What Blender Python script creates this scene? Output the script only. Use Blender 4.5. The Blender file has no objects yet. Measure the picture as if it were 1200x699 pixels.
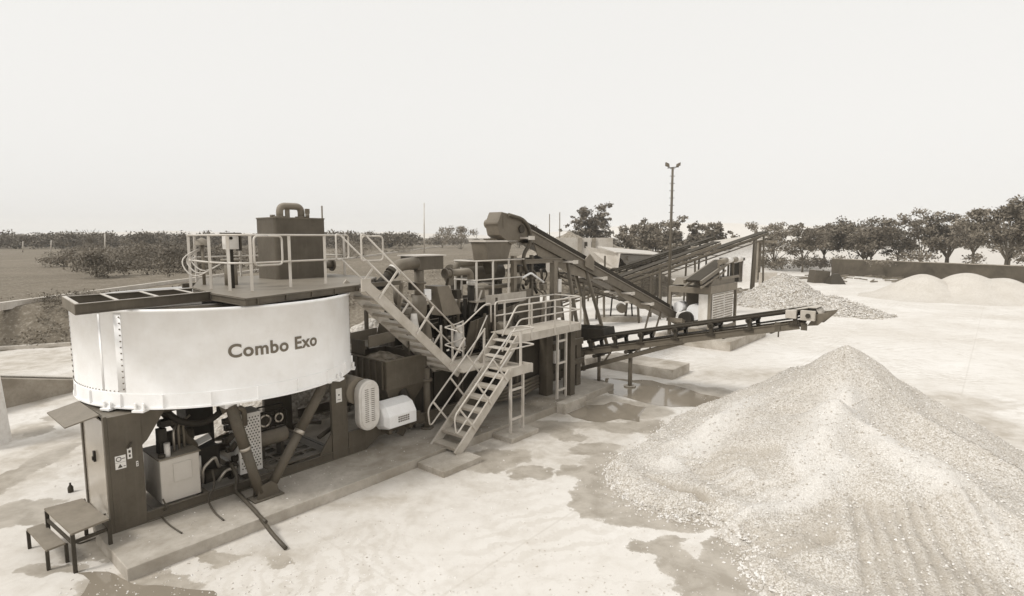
import bpy, bmesh, math, random
from mathutils import Vector, Matrix, noise
random.seed(7)
R = math.radians
sc = bpy.context.scene
COL = sc.collection
# ---------------------------------------------------------------- survey
# camera: 5 m above the yard, looking along +Y, 6.2 degrees down.  The plant
# stands turned by TH; (a, b, z) are metres along / across / above the plant.
FOC = 667.0; PT = math.atan(72/667.0); CH = 5.0
TH = R(40.5)
U = (math.sin(TH), math.cos(TH)); V = (-U[1], U[0])
ROTZ = math.pi/2 - TH
def _ray(px, py):
    x = (px-600)/FOC; y = -(py-349.5)/FOC
    c, s = math.cos(PT), math.sin(PT)
    return (x, c+y*s, -s+y*c)
def pw(px, py, z=0.0):
    d = _ray(px, py); t = (z-CH)/d[2]; return (d[0]*t, d[1]*t, z)
def py_(px, py, Y):
    d = _ray(px, py); t = Y/d[1]; return (d[0]*t, Y, CH+d[2]*t)
O = pw(131, 627, 0.2)
def w2m(p):
    x, y = p[0]-O[0], p[1]-O[1]; return (x*U[0]+y*U[1], x*V[0]+y*V[1], p[2])
def m2w(p):
    return (O[0]+p[0]*U[0]+p[1]*V[0], O[1]+p[0]*U[1]+p[1]*V[1], p[2])
def pz(px, py, z): return w2m(pw(px, py, z))
def pb(px, py, b):
    d = _ray(px, py); k = O[0]*V[0]+O[1]*V[1]+b; t = k/(d[0]*V[0]+d[1]*V[1])
    return w2m((d[0]*t, d[1]*t, CH+d[2]*t))
def pa(px, py, a):
    d = _ray(px, py); k = O[0]*U[0]+O[1]*U[1]+a; t = k/(d[0]*U[0]+d[1]*U[1])
    return w2m((d[0]*t, d[1]*t, CH+d[2]*t))
# ---------------------------------------------------------------- materials
def sep(l):
    k = .235*(1-l)**1.4
    return (l*(1+k), l*(1+.04*k), l*(1-1.25*k), 1)
class NT:
    def __init__(s, name):
        s.m = bpy.data.materials.new(name); s.m.use_nodes = True
        s.t = s.m.node_tree; s.n = s.t.nodes; s.b = s.n['Principled BSDF']
    def add(s, typ, **kw):
        nd = s.n.new(typ)
        for k, v in kw.items():
            if k in nd.inputs: nd.inputs[k].default_value = v
            else: setattr(nd, k, v)
        return nd
    def L(s, a, b): s.t.links.new(a, b)
    def coord(s, kind='Object'):
        if kind == 'Position': return s.add('ShaderNodeNewGeometry').outputs['Position']
        return s.add('ShaderNodeTexCoord').outputs[kind]
    def noise(s, vec, scale, detail=4, rough=.55, dist=0):
        nd = s.add('ShaderNodeTexNoise'); nd.inputs['Scale'].default_value = scale
        nd.inputs['Detail'].default_value = detail; nd.inputs['Roughness'].default_value = rough
        nd.inputs['Distortion'].default_value = dist
        if vec is not None: s.L(vec, nd.inputs['Vector'])
        return nd.outputs['Fac']
    def ramp(s, fac, stops):
        nd = s.add('ShaderNodeValToRGB'); e = nd.color_ramp.elements
        while len(e) < len(stops): e.new(.5)
        for el, (p, c) in zip(e, stops):
            el.position = p; el.color = c if isinstance(c, tuple) else (c, c, c, 1)
        s.L(fac, nd.inputs['Fac']); return nd.outputs['Color']
    def mix(s, fac, a, b, blend='MIX'):
        nd = s.add('ShaderNodeMix', data_type='RGBA', blend_type=blend)
        for i, x in ((0, fac), (6, a), (7, b)):
            if hasattr(x, 'is_output'): s.L(x, nd.inputs[i])
            else: nd.inputs[i].default_value = x
        return nd.outputs[2]
    def math(s, op, a, b=None, c=None, clamp=False):
        nd = s.add('ShaderNodeMath', operation=op, use_clamp=clamp)
        for i, x in enumerate((a, b, c)):
            if x is None: continue
            if hasattr(x, 'is_output'): s.L(x, nd.inputs[i])
            else: nd.inputs[i].default_value = x
        return nd.outputs[0]
    def bump(s, h, strength=.4, dist=.02):
        nd = s.add('ShaderNodeBump'); nd.inputs['Strength'].default_value = strength
        nd.inputs['Distance'].default_value = dist
        s.L(h, nd.inputs['Height']); s.L(nd.outputs[0], s.b.inputs['Normal'])
    def base(s, c, rough=.6, spec=.3, metal=0):
        if hasattr(c, 'is_output'): s.L(c, s.b.inputs['Base Color'])
        else: s.b.inputs['Base Color'].default_value = c
        if hasattr(rough, 'is_output'): s.L(rough, s.b.inputs['Roughness'])
        else: s.b.inputs['Roughness'].default_value = rough
        s.b.inputs['Specular IOR Level'].default_value = spec
        s.b.inputs['Metallic'].default_value = metal
        return s.m
def paint(name, l, rough=.5, dust=.5, dirt=.25, spec=.3, metal=0, dl=.5):
    """painted metal: blotchy wear, streaks, and pale quarry dust on what faces up"""
    t = NT(name); p = t.coord('Position')
    n1 = t.noise(p, 2.2, 5, .6); n2 = t.noise(p, 14, 4, .6)
    mp = t.add('ShaderNodeMapping'); mp.inputs['Scale'].default_value = (9, 9, .7)
    t.L(p, mp.inputs['Vector']); n3 = t.noise(mp.outputs[0], 1.6, 3, .6)
    c = t.mix(t.ramp(n1, [(.35, 0), (.7, 1)]), sep(l*(1+dirt*.5)), sep(l*(1-dirt*.6)))
    c = t.mix(t.ramp(n3, [(.52, 0), (.75, dirt)]), c, sep(min(.75, l*.6+dl*.25)))
    c = t.mix(t.ramp(n2, [(.56, 0), (.8, dirt*1.3)]), c, sep(l*.62))
    if dust:
        g = t.add('ShaderNodeNewGeometry'); sx = t.add('ShaderNodeSeparateXYZ'); t.L(g.outputs['Normal'], sx.inputs[0])
        up = t.ramp(sx.outputs['Z'], [(.35, 0), (.95, 1)])
        nn = t.ramp(n2, [(.3, .35), (.65, 1)])
        f = t.math('MULTIPLY', t.math('MULTIPLY', up, nn), dust)
        c = t.mix(f, c, sep(dl))
    r = t.math('ADD', t.math('MULTIPLY', n2, .3), rough-.12)
    t.bump(n2, .12, .01)
    return t.base(c, r, spec, metal)
M = {}
M['frame'] = paint('dark_machine_paint', .08, .5, .28, .3, dl=.35)
M['frame2'] = paint('mid_machine_paint', .118, .5, .3, .3, dl=.38)
M['tan'] = paint('tan_machine_paint', .17, .55, .35, .25)
M['rail'] = paint('galvanised_rail', .5, .45, .2, .2, .4, .15)
M['grate'] = paint('galvanised_grating', .42, .6, .35, .35)
M['step'] = paint('weathered_step_steel', .33, .6, .3, .35)
M['white'] = paint('white_tank_paint', .85, .5, 0, .11, .4, 0, .7)
M['offwhite'] = paint('off_white_panel', .62, .5, .3, .28)
M['panel'] = paint('pale_hydraulic_tank_paint', .5, .35, .2, .12, .45)
M['black'] = paint('black_rubber', .022, .6, .15, .2, .25, 0, .2)
M['belt'] = paint('conveyor_belt_rubber', .03, .7, .2, .3, .2, 0, .16)
M['dark'] = paint('dark_grime', .038, .6, .15, .3, .25, 0, .25)
M['steel'] = paint('bare_steel', .42, .3, .2, .2, .5, .6)
M['hose'] = paint('rubber_hose', .05, .5, .2, .2, .35, 0, .25)
M['letter'] = NT('lettering_paint').base(sep(.13), .5, .3)
M['sticker'] = NT('sticker_white').base(sep(.7), .4, .4)
M['ink'] = NT('sticker_ink').base(sep(.05), .4, .3)
def concrete(name, l, sc_=3, stain=.4, rough=.85):
    t = NT(name); p = t.coord('Position')
    n1 = t.noise(p, sc_*.45, 6, .62, .4); n2 = t.noise(p, sc_*8, 5, .65)
    vo = t.add('ShaderNodeTexVoronoi'); vo.inputs['Scale'].default_value = sc_*14; t.L(p, vo.inputs['Vector'])
    c = t.mix(t.ramp(n1, [(.38, 0), (.68, 1)]), sep(min(.8, l*1.12)), sep(l*(1-stain)))
    c = t.mix(t.ramp(n2, [(.45, 0), (.75, .5)]), c, sep(l*.6))
    c = t.mix(t.ramp(vo.outputs['Distance'], [(0, .45), (.18, 0)]), c, sep(l*.5))
    t.bump(n2, .35, .02)
    return t.base(c, rough, .25)
M['concrete'] = concrete('cast_concrete', .42)
M['concrete_d'] = concrete('stained_concrete', .43, 1.1, .55)
M['wallc'] = concrete('old_wall_render', .3, 1.2, .5)
M['wallp'] = concrete('pale_wall_render', .5, 1.0, .25)
M['wallw'] = concrete('whitewashed_wall', .72, .8, .12)
M['wood'] = paint('weathered_plank', .17, .8, .1, .4)
M['glossp'] = paint('glossy_door', .3, .12, 0, .1, .6)
def gravel(name, l, scale, contrast=.5, bumps=.9, dist=.05, band_tone=False):
    t = NT(name); p = t.coord('Position')
    v1 = t.add('ShaderNodeTexVoronoi'); v1.inputs['Scale'].default_value = scale; t.L(p, v1.inputs['Vector'])
    v2 = t.add('ShaderNodeTexVoronoi'); v2.inputs['Scale'].default_value = scale*2.3; t.L(p, v2.inputs['Vector'])
    bw = t.add('ShaderNodeRGBToBW'); t.L(v1.outputs['Color'], bw.inputs[0])
    bw2 = t.add('ShaderNodeRGBToBW'); t.L(v2.outputs['Color'], bw2.inputs[0])
    big = t.noise(p, .9, 5, .6, .3)
    s = t.math('ADD', t.math('MULTIPLY', bw.outputs[0], .6), t.math('MULTIPLY', bw2.outputs[0], .4))
    c = t.ramp(s, [(.2, sep(l*(1-contrast))), (.5, sep(l)), (.8, sep(min(.85, l*(1+contrast*.55))))])
    c = t.mix(t.ramp(big, [(.38, 0), (.68, .45)]), c, sep(l*.74))
    gap = t.ramp(v1.outputs['Distance'], [(.5, 0), (.8, .45)])  # shade between the stones, put into the colour
    c = t.mix(gap, c, sep(l*.35))
    if band_tone:      # colour bands: paler along the crests, darker along the furrows
        at = t.add('ShaderNodeAttribute', attribute_name='band_tone')
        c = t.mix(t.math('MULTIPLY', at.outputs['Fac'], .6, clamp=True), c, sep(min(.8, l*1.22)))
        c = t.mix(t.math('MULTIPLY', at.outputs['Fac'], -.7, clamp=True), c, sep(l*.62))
    h = t.math('SUBTRACT', 1.0, v1.outputs['Distance'])
    h2 = t.math('ADD', h, t.math('MULTIPLY', bw.outputs[0], .6))
    t.bump(h2, bumps, dist)
    return t.base(c, .9, .2)
M['gravel'] = gravel('crushed_stone', .57, 38, .42, .6, .02, band_tone=True)
M['gravel_c'] = gravel('coarse_crushed_stone', .56, 6.5, .55, 1, .12)
M['gravel_f'] = gravel('rubble_bank', .3, 5, .5, .8, .08)
M['sand'] = gravel('washed_sand', .57, 30, .1, .25, .02)
M['stone'] = paint('loose_stone', .45, .9, 0, .4)
def leaf(name, l):
    t = NT(name); p = t.coord('Position')
    o = t.add('ShaderNodeObjectInfo')
    n1 = t.noise(p, .9, 3, .6); n2 = t.noise(p, 7, 2)
    c = t.mix(t.ramp(n1, [(.35, 0), (.65, 1)]), sep(l*.62), sep(l*1.35))
    c = t.mix(t.ramp(n2, [(.4, 0), (.7, .6)]), c, sep(l*.8))
    c = t.mix(t.math('MULTIPLY', o.outputs['Random'], .4), c, sep(l*1.5))
    m = t.base(c, .6, .25)
    t.b.inputs['Subsurface Weight'].default_value = 0
    return m
M['leaf'] = leaf('tree_leaves', .2)
M['leaf_d'] = leaf('dark_leaves', .15)
M['leaf_p'] = leaf('pale_dusty_leaves', .24)
M['thicket'] = leaf('far_hedge_leaves', .1)
M['scrub'] = leaf('dry_scrub', .26)
M['bark'] = paint('bark', .11, .9, 0, .4)
# ---------------------------------------------------------------- mesh builder
class MB:
    def __init__(s): s.v = []; s.f = []; s.s = []
    def add(s, vs, fs, smooth=False):
        o = len(s.v); s.v += [tuple(v) for v in vs]
        for f in fs: s.f.append(tuple(i+o for i in f)); s.s.append(smooth)
        return s
    def box(s, x0, x1, y0, y1, z0, z1):
        vs = [(x, y, z) for z in (z0, z1) for y in (y0, y1) for x in (x0, x1)]
        return s.add(vs, [(0, 2, 3, 1), (4, 5, 7, 6), (0, 1, 5, 4), (2, 6, 7, 3), (0, 4, 6, 2), (1, 3, 7, 5)])
    def beam(s, p, q, w, h, up=(0, 0, 1)):
        """bar from p to q, w across, h along up"""
        p, q = Vector(p), Vector(q); d = (q-p).normalized(); up = Vector(up)
        sd = d.cross(up)
        if sd.length < 1e-4: sd = d.cross(Vector((0, 1, 0)))
        sd.normalize(); u = sd.cross(d).normalized()
        vs = []
        for c in (p, q):
            for i, j in ((-1, -1), (1, -1), (1, 1), (-1, 1)): vs.append(c+sd*(i*w/2)+u*(j*h/2))
        return s.add(vs, [(0, 3, 2, 1), (4, 5, 6, 7), (0, 1, 5, 4), (1, 2, 6, 5), (2, 3, 7, 6), (3, 0, 4, 7)])
    def ibeam(s, p, q, w, h, t=.02, up=(0, 0, 1)):
        """C/I section: web and two flanges"""
        p, q = Vector(p), Vector(q); d = (q-p).normalized(); up = Vector(up)
        sd = d.cross(up).normalized(); u = sd.cross(d).normalized()
        s.beam(p, q, t, h-2*t, up)
        s.beam(p+u*(h/2-t/2), q+u*(h/2-t/2), w, t, up); s.beam(p-u*(h/2-t/2), q-u*(h/2-t/2), w, t, up)
        return s
    def tube(s, pts, r, n=8, cap=True):
        pts = [Vector(p) for p in pts]; m = len(pts)
        rs = r if isinstance(r, (list, tuple)) else [r]*m
        vs = []; prev = None
        for i, p in enumerate(pts):
            if i == 0: d = pts[1]-p
            elif i == m-1: d = p-pts[i-1]
            else: d = (pts[i+1]-p).normalized()+(p-pts[i-1]).normalized()
            if d.length < 1e-9: d = Vector((0, 0, 1))
            d.normalize()
            if prev is None:
                a = Vector((0, 0, 1)) if abs(d.z) < .9 else Vector((1, 0, 0))
                x = d.cross(a).normalized()
            else:
                x = (prev - d*prev.dot(d))
                x = x.normalized() if x.length > 1e-6 else d.orthogonal().normalized()
            prev = x; y = d.cross(x)
            for k in range(n):
                t = 2*math.pi*k/n; vs.append(p+(x*math.cos(t)+y*math.sin(t))*rs[i])
        fs = []
        for i in range(m-1):
            for k in range(n):
                k2 = (k+1) % n; fs.append((i*n+k, i*n+k2, (i+1)*n+k2, (i+1)*n+k))
        s.add(vs, fs, True)
        if cap:
            o = len(s.v)-len(vs)
            s.f.append(tuple(o+k for k in range(n))[::-1]); s.s.append(False)
            s.f.append(tuple(o+(m-1)*n+k for k in range(n))); s.s.append(False)
        return s
    def cyl(s, p, q, r, n=16, r2=None): return s.tube([p, q], [r, r if r2 is None else r2], n)
    def prism(s, poly, ext):
        """polygon (3D points, planar) pushed along ext"""
        n = len(poly); e = Vector(ext)
        vs = [Vector(p) for p in poly]+[Vector(p)+e for p in poly]
        fs = [tuple(range(n))[::-1], tuple(range(n, 2*n))]+[(i, (i+1) % n, n+(i+1) % n, n+i) for i in range(n)]
        return s.add(vs, fs)
    def lathe(s, prof, c, n=24, smooth=True, arc=(0, 2*math.pi), axis='z'):
        full = abs(arc[1]-arc[0]-2*math.pi) < 1e-6; cnt = n if full else n+1
        vs = []
        for r, z in prof:
            for k in range(cnt):
                t = arc[0]+(arc[1]-arc[0])*k/n
                x, y = r*math.cos(t), r*math.sin(t)
                vs.append((c[0]+x, c[1]+y, c[2]+z) if axis == 'z' else ((c[0]+z, c[1]+x, c[2]+y) if axis == 'x' else (c[0]+y, c[1]+z, c[2]+x)))
        fs = []
        for i in range(len(prof)-1):
            for k in range(n):
                k2 = (k+1) % cnt; fs.append((i*cnt+k, i*cnt+k2, (i+1)*cnt+k2, (i+1)*cnt+k))
        return s.add(vs, fs, smooth)
def arcpts(c, r, a0, a1, n, e1, e2):
    c, e1, e2 = Vector(c), Vector(e1), Vector(e2)
    return [c+e1*(r*math.cos(a0+(a1-a0)*i/n))+e2*(r*math.sin(a0+(a1-a0)*i/n)) for i in range(n+1)]
def fillet(pts, r, n=5):
    """round the corners of a polyline"""
    pts = [Vector(p) for p in pts]; out = [pts[0]]
    for i in range(1, len(pts)-1):
        p = pts[i]; a = (pts[i-1]-p); b = (pts[i+1]-p)
        rr = min(r, a.length*.48, b.length*.48); A = p+a.normalized()*rr; B = p+b.normalized()*rr
        for k in range(n+1):
            t = k/n; out.append(A*(1-t)**2+p*(2*t*(1-t))+B*t*t)
    out.append(pts[-1]); return out
# ---------------------------------------------------------------- objects
BASE = {}                       # thing -> base point in its own frame
def setp(o, label=None, cat=None, group=None, kind=None):
    if label: o['label'] = label
    if cat: o['category'] = cat
    if group: o['group'] = group
    if kind: o['kind'] = kind
    return o
def thing(name, label, cat, base=(0, 0, 0), group=None, frame='m'):
    o = bpy.data.objects.new(name, None); COL.objects.link(o)
    o.empty_display_size = .3
    o.location = m2w(base) if frame == 'm' else base
    if frame == 'm': o.rotation_euler = (0, 0, ROTZ)
    BASE[o.name] = Vector(base)
    return setp(o, label, cat, group)
def part(name, mb, mat, parent, bevel=0, label=None, kind=None):
    b = BASE[parent.name]
    me = bpy.data.meshes.new(name)
    me.from_pydata([tuple(Vector(v)-b) for v in mb.v], [], mb.f); me.update()
    me.polygons.foreach_set('use_smooth', mb.s)
    o = bpy.data.objects.new(name, me); COL.objects.link(o); o.parent = parent
    BASE[o.name] = b
    me.materials.append(M[mat] if isinstance(mat, str) else mat)
    bm = bmesh.new(); bm.from_mesh(me); bmesh.ops.recalc_face_normals(bm, faces=bm.faces); bm.to_mesh(me); bm.free()
    if bevel:
        md = o.modifiers.new('Bevel', 'BEVEL'); md.width = bevel; md.segments = 2; md.limit_method = 'ANGLE'; md.angle_limit = R(40)
        md.harden_normals = False
    if label: o['label'] = label
    if kind: o['kind'] = kind
    return o
def single(name, mb, mat, label=None, cat=None, base=None, group=None, kind=None, frame='w', bevel=0, recalc=True):
    if base is None: base = (0, 0, 0) if frame == 'w' else (0, 0, 0)
    b = Vector(base); me = bpy.data.meshes.new(name)
    me.from_pydata([tuple(Vector(v)-b) for v in mb.v], [], mb.f); me.update()
    me.polygons.foreach_set('use_smooth', mb.s)
    o = bpy.data.objects.new(name, me); COL.objects.link(o)
    o.location = m2w(base) if frame == 'm' else base
    if frame == 'm': o.rotation_euler = (0, 0, ROTZ)
    me.materials.append(M[mat] if isinstance(mat, str) else mat)
    if recalc:
        bm = bmesh.new(); bm.from_mesh(me); bmesh.ops.recalc_face_normals(bm, faces=bm.faces); bm.to_mesh(me); bm.free()
    if bevel:
        md = o.modifiers.new('Bevel', 'BEVEL'); md.width = bevel; md.segments = 2; md.limit_method = 'ANGLE'; md.angle_limit = R(40)
    BASE[o.name] = b
    return setp(o, label, cat, group, kind)
def dup(root, loc, rz=None, scale=None, label=None):
    r = root.copy(); COL.objects.link(r); r.location = loc
    if rz is not None: r.rotation_euler = (0, 0, rz)
    if scale is not None: r.scale = scale if isinstance(scale, tuple) else (scale,)*3
    if label: r['label'] = label
    for ch in list(root.children):
        c = ch.copy(); COL.objects.link(c); c.parent = r
        for g in ch.children:
            d = g.copy(); COL.objects.link(d); d.parent = c
    return r
# ---------------------------------------------------------------- camera, sky, sun
cam = bpy.data.cameras.new('camera'); co = bpy.data.objects.new('camera', cam); COL.objects.link(co)
cam.sensor_width = 36; cam.lens = 36*FOC/1200; cam.clip_end = 9000; cam.clip_start = .1
co.location = (0, 0, CH); co.rotation_euler = (math.pi/2-PT, 0, 0); sc.camera = co
SUN_EL, SUN_AZ = R(48), R(238)         # azimuth clockwise from +Y: behind the camera, to its left
w = bpy.data.worlds.new('World'); sc.world = w; w.use_nodes = True
nt = w.node_tree; bg = nt.nodes['Background']
sky = nt.nodes.new('ShaderNodeTexSky'); sky.sky_type = 'NISHITA'; sky.sun_disc = False
sky.sun_elevation = SUN_EL; sky.sun_rotation = SUN_AZ; sky.dust_density = 4; sky.air_density = 1.0
hs = nt.nodes.new('ShaderNodeHueSaturation'); hs.inputs['Saturation'].default_value = 0
cl = nt.nodes.new('ShaderNodeMix'); cl.data_type = 'RGBA'; cl.inputs[0].default_value = .9   # even cloud cover over the sky
cl.inputs[7].default_value = (5.0, 4.93, 4.78, 1)
nt.links.new(sky.outputs[0], hs.inputs['Color']); nt.links.new(hs.outputs[0], cl.inputs[6])
nt.links.new(cl.outputs[2], bg.inputs['Color']); bg.inputs['Strength'].default_value = .12
sl = bpy.data.lights.new('sun', 'SUN'); sl.energy = 1.4; sl.angle = R(14); sl.color = (1, .98, .94)
so = bpy.data.objects.new('sun', sl); COL.objects.link(so)
so.rotation_euler = (math.pi/2-SUN_EL, 0, -SUN_AZ+math.pi)
so.location = (0, 0, 30)
sc.cycles.volume_bounces = 4
vs = sc.view_settings; vs.view_transform = 'Standard'; vs.look = 'None'; vs.gamma = 1; vs.exposure = .62
# ---------------------------------------------------------------- terrain
YARD = [(-60, -40), (-60, 8), (-34, 20), (-19, 26.5), (-14, 27.5), (-9.5, 29), (-5, 32), (-2.5, 38), (1, 48), (6, 58), (13, 64), (26, 72), (48, 84), (64, 74), (75, 62), (130, 62), (130, -40)]
def segd(px, py, a, b):
    dx, dy = b[0]-a[0], b[1]-a[1]; t = max(0, min(1, ((px-a[0])*dx+(py-a[1])*dy)/(dx*dx+dy*dy)))
    return math.hypot(px-a[0]-t*dx, py-a[1]-t*dy)
def inside(px, py, P):
    c = False; n = len(P)
    for i in range(n):
        (x1, y1), (x2, y2) = P[i], P[(i+1) % n]
        if (y1 > py) != (y2 > py) and px < (x2-x1)*(py-y1)/(y2-y1)+x1: c = not c
    return c
def pdist(px, py, P): return min(segd(px, py, P[i], P[(i+1) % len(P)]) for i in range(len(P)))
def sst(a, b, x):
    t = max(0, min(1, (x-a)/(b-a))); return t*t*(3-2*t)
def nz(x, y, s, seed=0): return noise.noise(Vector((x*s+seed, y*s-seed*.7, seed*1.3)))
def terr(x, y):
    if inside(x, y, YARD): return -.02
    d = pdist(x, y, YARD)
    h = min(1.75, (.24+.5*sst(-12, -20, x))*d)*(1-.75*sst(2, 16, x))
    if d > .4: h += (nz(x, y, .35)*.25+nz(x, y, .9, 5)*.12)*sst(0, 3, d)*(1 if x > -23 else .25)
    return h-.02
def axis(lo, hi, step, far, grow=1.35):
    a = []; x = lo
    while x <= hi: a.append(x); x += step
    s = step
    while a[-1] < far: s *= grow; a.append(a[-1]+s)
    s = step; b = []
    x = lo
    while x > -far: s *= grow; x -= s; b.append(x)
    return b[::-1]+a
xs = [x for x in axis(-40, 30, .8, 4000) if abs(x) < 2500]; ys = [y for y in axis(10, 100, .8, 5000) if -250 < y < 2000]
g = MB(); g.v = [(x, y, terr(x, y)) for y in ys for x in xs]
nx = len(xs)
g.f = [(j*nx+i, j*nx+i+1, (j+1)*nx+i+1, (j+1)*nx+i) for j in range(len(ys)-1) for i in range(nx-1)]; g.s = [True]*len(g.f)
t = NT('field_earth'); p = t.coord('Position')
n1 = t.noise(p, .09, 6, .65, .5); n2 = t.noise(p, .9, 6, .7); n3 = t.noise(p, 6, 4, .7)
c = t.mix(t.ramp(n1, [(.35, 0), (.65, 1)]), sep(.13), sep(.2))
c = t.mix(t.ramp(n2, [(.45, 0), (.62, .8)]), c, sep(.14))
c = t.mix(t.ramp(n3, [(.5, 0), (.75, .7)]), c, sep(.42))
n5 = t.noise(p, 2.6, 5, .75); c = t.mix(t.ramp(n5, [(.52, 0), (.66, .75)]), c, sep(.13))
sx = t.add('ShaderNodeSeparateXYZ'); t.L(p, sx.inputs[0])
c = t.mix(t.ramp(t.math('DIVIDE', sx.outputs['X'], 60.0), [(.25, 0), (.5, .85)]), c, sep(.62))   # ground turns paler towards the right
t.bump(n3, .8, .1)
M['field'] = t.base(c, .95, .1)
single('ground', g, 'field', kind='structure', recalc=False)
# white stone-dust yard, 2 cm up, with damp stains and a smooth dark patch
def ell(px, py, rx, ry, ang=0):
    x, y, _ = pw(px, py); d = math.hypot(y, 0)
    return (x, y, rx*d/FOC, ry*d*d/(FOC*CH), ang)
WET_DARK = [ell(*e) for e in [(580, 537, 48, 15), (622, 556, 30, 11), (672, 553, 26, 9), (702, 527, 34, 9), (640, 501, 34, 9), (668, 512, 26, 7),
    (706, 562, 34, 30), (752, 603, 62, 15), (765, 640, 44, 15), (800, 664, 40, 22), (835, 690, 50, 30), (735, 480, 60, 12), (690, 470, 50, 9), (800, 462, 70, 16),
    (160, 690, 95, 26), (60, 668, 40, 12), (10, 560, 26, 60), (45, 505, 26, 6), (70, 490, 30, 5), (40, 612, 45, 8), (250, 650, 40, 10), (300, 600, 60, 12), (330, 660, 26, 10),  # the tall patch by the left pillar is a plain smooth darkening
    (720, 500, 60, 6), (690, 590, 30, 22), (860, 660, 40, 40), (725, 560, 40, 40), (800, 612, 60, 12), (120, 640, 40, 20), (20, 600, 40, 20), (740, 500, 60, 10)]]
t = NT('white_stone_dust_yard'); p = t.coord('Position')
ns = t.add('ShaderNodeTexNoise'); ns.inputs['Scale'].default_value = .9; ns.inputs['Detail'].default_value = 8; ns.inputs['Roughness'].default_value = .68
t.L(p, ns.inputs['Vector'])
vm = t.add('ShaderNodeVectorMath', operation='SUBTRACT'); t.L(ns.outputs['Color'], vm.inputs[0]); vm.inputs[1].default_value = (.5, .5, .5)
vm2 = t.add('ShaderNodeVectorMath', operation='SCALE'); t.L(vm.outputs[0], vm2.inputs[0]); vm2.inputs['Scale'].default_value = 1.5
vm3 = t.add('ShaderNodeVectorMath', operation='ADD'); t.L(p, vm3.inputs[0]); t.L(vm2.outputs[0], vm3.inputs[1])
acc = None
for (x, y, rx, ry, an) in WET_DARK:
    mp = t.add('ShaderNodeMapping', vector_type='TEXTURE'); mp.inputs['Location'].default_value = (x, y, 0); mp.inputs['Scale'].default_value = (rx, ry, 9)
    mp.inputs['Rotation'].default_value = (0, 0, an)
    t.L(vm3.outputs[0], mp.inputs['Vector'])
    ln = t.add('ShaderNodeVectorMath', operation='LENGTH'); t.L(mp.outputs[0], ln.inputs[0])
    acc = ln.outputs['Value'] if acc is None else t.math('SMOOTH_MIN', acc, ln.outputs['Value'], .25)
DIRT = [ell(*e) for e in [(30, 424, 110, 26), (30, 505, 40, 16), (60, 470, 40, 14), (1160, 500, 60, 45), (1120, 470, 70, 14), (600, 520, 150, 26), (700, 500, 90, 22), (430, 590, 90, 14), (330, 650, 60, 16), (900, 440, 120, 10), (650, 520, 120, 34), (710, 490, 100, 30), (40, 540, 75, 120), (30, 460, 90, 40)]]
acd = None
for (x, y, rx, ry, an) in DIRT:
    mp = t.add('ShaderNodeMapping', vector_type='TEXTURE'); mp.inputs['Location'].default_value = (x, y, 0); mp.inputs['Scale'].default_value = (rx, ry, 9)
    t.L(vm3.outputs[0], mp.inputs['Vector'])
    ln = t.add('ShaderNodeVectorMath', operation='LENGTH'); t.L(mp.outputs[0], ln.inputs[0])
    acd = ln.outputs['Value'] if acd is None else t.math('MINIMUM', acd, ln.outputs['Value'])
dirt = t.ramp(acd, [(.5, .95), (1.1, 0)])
wet_dark = t.ramp(acc, [(.76, 1), (.88, .8), (.95, 0)])
n1 = t.noise(p, .16, 7, .62, .6); n2 = t.noise(p, 1.7, 6, .68, .3); n3 = t.noise(p, 22, 3, .7)
mpr = t.add('ShaderNodeMapping'); mpr.inputs['Rotation'].default_value = (0, 0, -ROTZ); mpr.inputs['Scale'].default_value = (.35, 3.2, 1)
t.L(p, mpr.inputs['Vector']); tr = t.noise(mpr.outputs[0], .7, 5, .65, .3)
mps = t.add('ShaderNodeMapping'); mps.inputs['Rotation'].default_value = (0, 0, -ROTZ); mps.inputs['Location'].default_value = (1.2, 4.4, 0); t.L(p, mps.inputs['Vector'])
bk = t.add('ShaderNodeTexBrick'); bk.inputs['Scale'].default_value = 1; bk.inputs['Brick Width'].default_value = 6; bk.inputs['Row Height'].default_value = 5
bk.inputs['Mortar Size'].default_value = .03; bk.inputs['Mortar Smooth'].default_value = .6; bk.offset = 0
t.L(mps.outputs[0], bk.inputs['Vector'])
c = t.mix(t.ramp(n1, [(.36, 0), (.68, 1)]), sep(.7), sep(.58))
c = t.mix(t.ramp(n2, [(.48, 0), (.75, .6)]), c, sep(.47))
c = t.mix(t.ramp(tr, [(.55, 0), (.75, .4)]), c, sep(.5))
c = t.mix(t.ramp(n3, [(.55, 0), (.85, .25)]), c, sep(.4))
c = t.mix(t.math('MULTIPLY', bk.outputs['Fac'], .2), c, sep(.35))
# crossing tyre tracks of the loader
for an, wl, ph in ((.5, 1.0, .3), (-.35, .8, 2.1), (1.35, 1.2, 4.0)):
    mt = t.add('ShaderNodeMapping'); mt.inputs['Rotation'].default_value = (0, 0, an); mt.inputs['Location'].default_value = (ph, ph, 0); t.L(vm3.outputs[0], mt.inputs['Vector'])
    wv = t.add('ShaderNodeTexWave', wave_type='BANDS', bands_direction='Y'); wv.inputs['Scale'].default_value = wl; wv.inputs['Distortion'].default_value = 2.5; wv.inputs['Detail'].default_value = 3; wv.inputs['Detail Scale'].default_value = .6
    t.L(mt.outputs[0], wv.inputs['Vector'])
    mk = t.ramp(t.noise(mt.outputs[0], .22, 3), [(.48, 0), (.64, .5)])
    c = t.mix(t.math('MULTIPLY', t.ramp(wv.outputs['Fac'], [(.5, 0), (.8, 1)]), mk), c, sep(.46))
ck = t.add('ShaderNodeTexVoronoi', feature='DISTANCE_TO_EDGE'); ck.inputs['Scale'].default_value = .22; t.L(vm3.outputs[0], ck.inputs['Vector'])
c = t.mix(t.ramp(ck.outputs['Distance'], [(0, .16), (.006, 0)]), c, sep(.3))
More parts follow.
